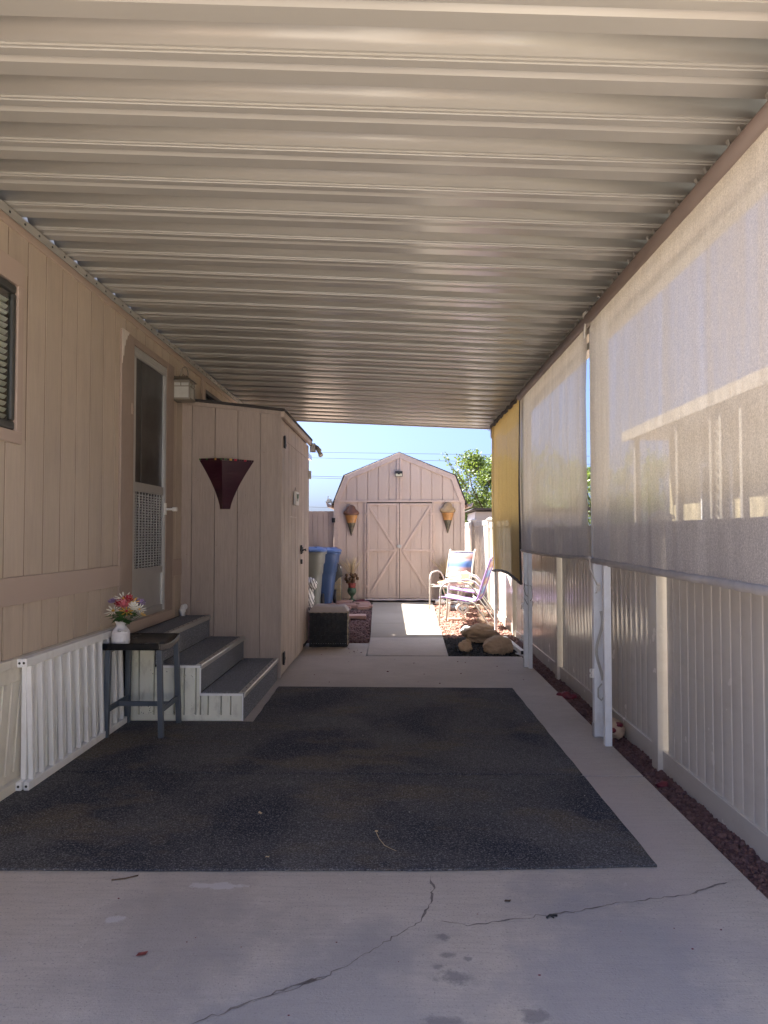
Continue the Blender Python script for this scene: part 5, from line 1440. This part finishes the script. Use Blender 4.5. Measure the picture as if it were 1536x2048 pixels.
rock('white_rock', 'white rock at the back edge of the black gravel', (.90, 9.55, gz(9.5) + .045), (.085, .06, .06), 'whitestone', 3, 0, .25, 3)
rock('white_rock', 'white rock under the striped chair beside the walkway', (.74, 12.75, gz(12.7) + .04), (.11, .08, .06), 'whitestone', 6, .4, .3, 3)
M['bluestone'] = paint('blue grey stone', (.33, .38, .42), .7, .2, 9, rand=.05, fine=30, grain_b=.4)
rock('white_rock', 'bluish grey rock under the round table', (.98, 12.0, gz(12) + .035), (.14, .10, .06), 'bluestone', 11, .2, .25, 3)
rock('white_rock', 'flat bluish rock lying behind the bluish grey one', (1.12, 12.75, gz(12.7) + .03), (.16, .10, .05), 'bluestone', 14, -.2, .25, 3)
mb = MB(); hp = []
for k in range(26):
    a = 2 * PI * k / 26; hp.append((1.02 + .006 * 16 * math.sin(a) ** 3 * .9, 11.55, gz(11.5) + .075 + .0052 * (13 * math.cos(a) - 5 * math.cos(2 * a) - 2 * math.cos(3 * a) - math.cos(4 * a))))
hp.append(hp[0]); mb.tube([(x, y + (z - .16) * .3, z) for x, y, z in hp], .022, 8)
obj('heart_ornament', mb, M['whitestone'], label='white heart shaped stone ring on the pink gravel', cat='ornament')
mb = MB(); mb.obox((.86, 10.80 - .02, gz(10.8) + .012), (.27, .10, .045), Matrix.Rotation(.08, 3, 'Z')); obj('brick', mb, M['bricktan'], label='flat tan brick lying on gravel below the near chair', cat='brick', bevel=.006)
for x, y, s in ((1.30, 11.3, 3), (1.22, 10.75, 5), (1.28, 10.2, 7), (1.35, 12.2, 8)):
    rock('edging_stone', {3: 'pale edging stone under the second lavender chair', 5: 'pale edging stone behind the near chair', 7: 'pale edging stone at the far post', 8: 'pale edging stone against the fence near the shed'}[s], (x, y, gz(y) + .015), (.13, .07, .05), 'bricktan', s, rnd.uniform(1, 2), .25, 3, 'pale edging stones')
ds = thing('downspout', 'cut white downspout lying along the slab end by the fence', 'downspout', (1.34, 8.6, 0))
mb = MB(); mb.bar((1.385, 8.12, .03), (1.335, 9.15, gz(9.1) + .02), .05, .05); obj('tube', mb, M['white'], ds, bevel=.006)
mb = MB(); mb.bar((1.386, 8.115, .031), (1.3845, 8.119, .031), .04, .04, (0, 0, 1)); obj('open_end', mb, M['wire'], ds)
mb = MB(); mb.bar((1.345, 8.25, .003), (1.405, 8.06, .003), .05, .012); obj('strap', mb, M['white'], ds)
mb = MB(); n = 16
P = [(1.405 + .075 * (-1 + 2 * i / n), 6.10 - .04 * (-1 + 2 * i / n), -.005 + .008 * math.sin(i)) for i in range(n + 1)]
mb.tube(P, [max(.004, .036 * math.sqrt(1 - (-1 + 2 * i / n) ** 2 * .97)) for i in range(n + 1)], 12)
obj('painted_rock', mb, M['redtoy'], label='maroon football shaped rock on the gravel strip', cat='rock')
pr = thing('painted_rock', 'pale rock with red paint patches behind the near white posts', 'rock', (1.42, 5.0, -.02))
mb = MB(); mb.blob((1.45, 4.98, .03), (.085, .13, .07), 4, 21, .16, 1.6); obj('stone', mb, M['bricktan'], pr)
for c, r in (((1.43, 4.865, .045), (.028, .02, .02)), ((1.475, 4.90, .075), (.03, .03, .018)), ((1.405, 5.02, .06), (.02, .03, .02))):
    mb = MB(); mb.blob(c, r, 2, 3, .3, 2); obj('red_patch', mb, M['redtoy'], pr)
rock('dark_stone', 'small black stone on the gravel strip by the near fence post', (1.44, 4.0, -.018), (.04, .03, .022), 'redtoy', 17, .3, .3, 3)

# ================================================================ small litter
mb = MB()
for k in range(60):
    x, y = rnd.uniform(-1.7, 1.3), rnd.uniform(2.0, 7.8); s = rnd.uniform(.0008, .0022)
    on = -1.95 < x < 1.0 and 2.92 < y < 6.3 and not (x < -1.0 and y > 5.1)
    if x < -1.05 and y > 5.1: continue
    mb.blob((x, y, (.011 if on else .001) + s * .4), (s * rnd.uniform(1, 2.2), s, s * .5), 1, k, .3)
obj('crumbs', mb, M['petal_white'], kind='stuff', label='pale crumbs and petals scattered over carpet and slab', cat='litter')
mb = MB()
for k in range(46):
    x, y = (rnd.uniform(-1.3, 1.25), rnd.uniform(1.95, 2.85)) if k < 18 else (rnd.uniform(-.9, 1.2), rnd.uniform(6.5, 8.0)) if k < 36 else (rnd.uniform(-1.0, -.4), rnd.uniform(8.1, 8.6)); s = rnd.uniform(.0012, .0035) * (1 if k < 18 else 2.4)
    mb.blob((x, y, s * .4), (s * rnd.uniform(1, 1.6), s, s * .6), 1, k, .4)
obj('dark_grit', mb, M['redtoy'], kind='stuff', label='dark lava chips strayed onto the concrete', cat='litter')
def leafbit(label, x, y, z, s, m, rz, nm='dry_leaf'):
    mb = MB(); mb.add([(-s, 0, .002), (-.3 * s, -.5 * s, .004), (.5 * s, -.4 * s, .001), (s, 0, .006), (.4 * s, .5 * s, .002), (-.4 * s, .45 * s, .005), (0, 0, .0005 + s * .12)], [(0, 1, 6), (1, 2, 6), (2, 3, 6), (3, 4, 6), (4, 5, 6), (5, 0, 6)], True)
    return obj(nm, mb, M[m], loc=(x, y, z), rot=(0, 0, rz), label=label, cat='leaf', fix=False)
leafbit('small reddish brown leaf on the concrete in front of the carpet', -.925 + .1, 2.34, .001, .020, 'urn_red', .6)
leafbit('pale curled leaf scrap on the carpet below the stool', -.665, 3.49, .011, .018, 'straw', 2.0)
leafbit('straw coloured leaf scrap near the front edge of the carpet', -.545, 3.02, .011, .010, 'straw', .4)
leafbit('pale leaf scrap on the concrete at the right carpet corner', .87, 2.83, .001, .016, 'cushion', 1.0)
leafbit('dark leaf on the concrete just above the long crack', .40, 2.70, .001, .014, 'bark', .2)
mb = MB(); mb.tube([(-.10, 3.27, .014), (-.085, 3.20, .016), (-.06, 3.14, .013), (-.03, 3.10, .016), (-.01, 3.09, .012)], [.002, .0014, .0014, .001, .0008], 5); mb.blob((-.10, 3.285, .015), (.008, .006, .004), 2, 3)
obj('twig', mb, M['straw'], label='pale curved twig lying on the front of the carpet', cat='twig')
mb = MB(); mb.tube([(-1.12, 2.83, .003), (-1.07, 2.84, .005), (-1.03, 2.87, .003)], .003, 5); obj('twig', mb, M['bark'], label='dark bent twig on the concrete by the carpet edge', cat='twig')
mb = MB(); mb.tube([(.52, 2.585, .004), (.535, 2.60, .006), (.56, 2.60, .004)], .004, 5); mb.tube([(.535, 2.60, .005), (.545, 2.585, .004)], .003, 5); obj('twig', mb, M['wire'], label='tiny black forked twig on the long crack', cat='twig')

# ================================================================ beyond the fence: neighbour, building, trees, lines
nb = thing('neighbour_house', 'cream yellow neighbouring home with white porch posts seen through the shade screen', 'house', (4.3, 4, 0))
mb = MB(); mb.box(4.3, 10, -4, 11.5, -.12, 2.86); obj('wall', mb, M['nbr_wall'], nb)
mb = MB(); mb.prism([(3.65, 2.93), (7.2, 3.75), (10.6, 2.93), (10.6, 2.87), (3.65, 2.87)], 1, -4.3, 11.7); obj('roof', mb, M['nbr_grey'], nb)
mb = MB(); mb.box(3.62, 3.648, -4.3, 11.7, 2.84, 3.0); obj('fascia', mb, M['nbr_trim'], nb)
for yy in (1.4, 3.6, 5.2, 6.6, 9.3):
    mb = MB(); mb.box(4.27, 4.299, yy, yy + .95, 1.15, 2.35); f = obj('window', mb, M['white'], nb)
    mb = MB(); mb.box(4.262, 4.269, yy + .06, yy + .46, 1.21, 2.29); mb.box(4.262, 4.269, yy + .49, yy + .89, 1.21, 2.29); obj('pane', mb, M['glass_dark'], f)
for yy in (2.0, 3.6, 5.0, 6.1, 7.8, 8.3, 8.56, 9.6, 11.3):
    mb = MB(); mb.box(3.70, 3.77, yy, yy + .07, -.12, 2.8695); obj('porch_post', mb, M['nbr_trim'], nb)
mb = MB()
for k in range(22): z = .1 + k * .125; mb.bar((3.735, 8.37, z), (3.735, 8.56, z + .12), .012, .02); mb.bar((3.745, 8.37, z + .12), (3.745, 8.56, z), .012, .02)
obj('lattice', mb, M['nbr_trim'], nb)
mb = MB(); mb.box(3.70, 4.29, -4, 11.5, -.13, .3); obj('porch_floor', mb, M['nbr_grey'], nb)

lh = thing('added_lane_house', 'off white home added across the lane to bounce sunlight under the carport', 'house', (0, -13, -.1))  # unseen house added behind the camera to bounce sunlight under the carport
mb = MB(); mb.box(-11, 9, -20, -13, -.13, 3.3); obj('wall', mb, M['stucco'], lh)
mb = MB(); mb.prism([(-20.6, 3.28), (-16.5, 4.6), (-12.5, 3.28), (-12.5, 3.22), (-20.6, 3.22)], 0, -11.5, 9.5); obj('roof', mb, M['nbr_grey'], lh)
for x in (-9, -5.5, 4.5, 6.8):
    mb = MB(); mb.box(x, x + 1.3, -12.999, -12.96, .95, 2.15); f = obj('window', mb, M['white'], lh)
    mb = MB(); mb.box(x + .06, x + .62, -12.958, -12.95, 1.01, 2.09); mb.box(x + .68, x + 1.24, -12.958, -12.95, 1.01, 2.09); obj('pane', mb, M['glass_dark'], f)
mb = MB(); mb.box(-.5, .45, -12.999, -12.94, -.1, 2.1); d_ = obj('door', mb, M['white'], lh)
mb = MB(); mb.tube([(.33, -12.94, 1.0), (.33, -12.88, 1.0)], .03, 10); obj('handle', mb, M['alu'], d_)

gb = thing('utility_building', 'grey lap sided outbuilding beyond the fence right of the shed', 'outbuilding', (2.0, 17.4, 0))
mb = MB(); mb.box(1.87, 4.4, 17.42, 19.4, -.1, 1.90); obj('wall', mb, M['nbr_grey'], gb)
for k in range(10):
    mb = MB(); mb.prism([(17.385, .0), (17.40, 0), (17.415, .185), (17.41, .185)], 0, 1.86, 4.41); obj('lap_board', mb, M['nbr_grey'], gb, loc=(0, 0, .05 + k * .185))
for k in range(10):
    mb = MB(); mb.prism([(1.835, 0), (1.85, 0), (1.868, .185), (1.86, .185)], 1, 17.42, 19.4); obj('lap_board', mb, M['nbr_grey'], gb, loc=(0, 0, .05 + k * .185))
mb = MB(); mb.prism([(1.70, 1.93), (4.6, 1.93), (4.6, 1.98), (1.80, 1.98)], 1, 17.2, 19.6); obj('roof', mb, M['shingle'], gb)

def tree(label, cx, cy, h, rx, rz_, seed, nleaf, leaf=.085, twigs=14):
    rr = np.random.default_rng(seed); r2 = random.Random(seed)
    t = thing('leafy_tree', label, 'tree', (cx, cy, -.12), 'trees beyond the fence')
    mb = MB(); tips = []
    mb.tube([(cx, cy, -.15), (cx + .03, cy, h * .2), (cx - .04, cy + .05, h * .42)], [.12, .10, .07], 9)
    for k in range(9):
        a = 2 * PI * k / 9 + r2.uniform(-.3, .3); L = r2.uniform(.5, .95)
        P = [(cx - .01, cy + .02, h * (.18 + .025 * k))]
        for j in range(1, 5): s = j / 4; P.append((cx + math.cos(a) * rx * L * s + r2.gauss(0, .05), cy + math.sin(a) * rx * L * s + r2.gauss(0, .05), P[0][2] + (h * r2.uniform(.42, .7)) * s ** 1.1))
        mb.tube(P, [.05, .038, .026, .016, .006], 6); tips.append(P)
    top = []
    for k in range(twigs):
        a = r2.uniform(0, 2 * PI); b = (cx + math.cos(a) * rx * .6, cy + math.sin(a) * rx * .6, h * .72); d = Vector((math.cos(a) * .7, math.sin(a) * .7, r2.uniform(.35, 1.2))).normalized(); L = r2.uniform(.5, .95) * rx * .85
        P = [Vector(b) + d * L * s + Vector((r2.gauss(0, .03), 0, -.12 * s * s * L)) for s in (0, .35, .7, 1)]; mb.tube(P, [.012, .008, .005, .002], 5); top.append(P)
    obj('trunk', mb, M['bark'], t, fix=False)
    # leaf clumps
    C = []
    for k in range(46):
        u = rr.normal(size=3); u /= np.linalg.norm(u); q = rr.uniform(.45, 1.0)
        z = h * .55 + u[2] * rz_ * q; sc_ = rx * (1 if u[2] < .2 else 1 - .2 * u[2])
        C.append((cx + u[0] * sc_ * q, cy + u[1] * sc_ * q, max(z, .5), rr.uniform(.22, .42) * rx * .62))
    P = []
    for c in C: 
        m_ = int(nleaf / len(C)); d = rr.normal(size=(m_, 3)); d /= np.linalg.norm(d, axis=1)[:, None]; d *= (rr.random((m_, 1)) ** .45) * c[3]
        P.append(np.array(c[:3])[None] + d)
    for Pt in top:
        m_ = 60; s = rr.random(m_); pts = np.array([[*(Pt[0].lerp(Pt[3], float(q)))] for q in s]); P.append(pts + rr.normal(0, .05, (m_, 3)))
    P = np.concatenate(P); n = len(P)
    q = rr.normal(size=(n, 3)); q /= np.linalg.norm(q, axis=1)[:, None]; w = rr.normal(size=(n, 3)); w -= (w * q).sum(1)[:, None] * q; w /= np.linalg.norm(w, axis=1)[:, None]
    L = leaf * rr.uniform(.6, 1.3, (n, 1)); V = np.stack([P - q * L * .5, P + w * L * .28, P + q * L * .5, P - w * L * .28], 1).reshape(-1, 3)
    me = bpy.data.meshes.new('crown'); me.vertices.add(4 * n); me.vertices.foreach_set('co', V.reshape(-1)); me.loops.add(4 * n); me.loops.foreach_set('vertex_index', np.arange(4 * n, dtype=np.int32)); me.polygons.add(n)
    me.polygons.foreach_set('loop_start', np.arange(0, 4 * n, 4, dtype=np.int32)); me.polygons.foreach_set('loop_total', np.full(n, 4, dtype=np.int32)); me.update(calc_edges=True); me.validate()
    at = me.attributes.new('tint', 'FLOAT', 'FACE'); at.data.foreach_set('value', rr.random(n).astype(np.float32)); me.materials.append(M['leaf'])
    obj('crown', me, parent=t, loc=WL[t]) if False else obj('crown', me, parent=t)
tree('broad bushy green tree with wispy top twigs right of the shed', 2.75, 20.5, 3.75, 1.75, 1.6, 4, 22000, .085, 26)
tree('green tree showing through the slit between the grey screens', 6.4, 22.5, 4.3, 2.2, 1.9, 5, 11000, .10)
tree('low green tree at the rear corner of the neighbouring home', 4.3, 24.5, 3.2, 1.6, 1.4, 6, 7000, .10, 8)

pm_ = MB(); pm_.tube([(0, 0, -.2), (0, 0, 9.5)], [.14, .10], 10)
poleM = pm_.mesh('utility_pole', [M['bark']])
LINES = [(5.93, 5.76, 'upper power line crossing above the shed roof', .010), (5.62, 5.36, 'power line sloping just below the upper one behind the shed peak', .010), (4.60, 4.30, 'doubled power line seen between closet and shed roof', .012), (4.50, 4.2, 'lower strand of the doubled line beside the shed roof', .010), (2.88, 2.55, 'low telephone line just above the wood gate', .010), (7.75, 7.3, 'highest power line close under the carport edge', .008)]
YP = 40.0
for i, x in enumerate((-32, 34)):
    t = thing('utility_pole', ('wooden utility pole far left, hidden behind the home', 'wooden utility pole far right beyond the neighbouring home')[i], 'utility pole', (x, YP, -.15)); mb = MB(); mb.tube([(x, YP, -.2), (x, YP, 9.5)], [.14, .10], 10); obj('shaft', mb, M['bark'], t)
    mb = MB(); mb.box(x - .06, x + .06, YP - .9, YP + .9, 8.3, 8.42); obj('crossarm', mb, M['bark'], t)
for za, zb2, lab, r in LINES:
    # heights at x=-5 and x=+5.2, continued straight to the poles with a slight sag
    k = (zb2 - za) / 10.2; P = [(x, YP - .16, za + k * (x + 5)) for x in np.linspace(-32, 34, 23)]
    mb = MB(); mb.tube(P, r, 5); obj('power_line', mb, M['wire'], label=lab, cat='power line', group='overhead lines')

for o in list(S.objects):
    if o.type == 'MESH':
        o.data.name = o.name
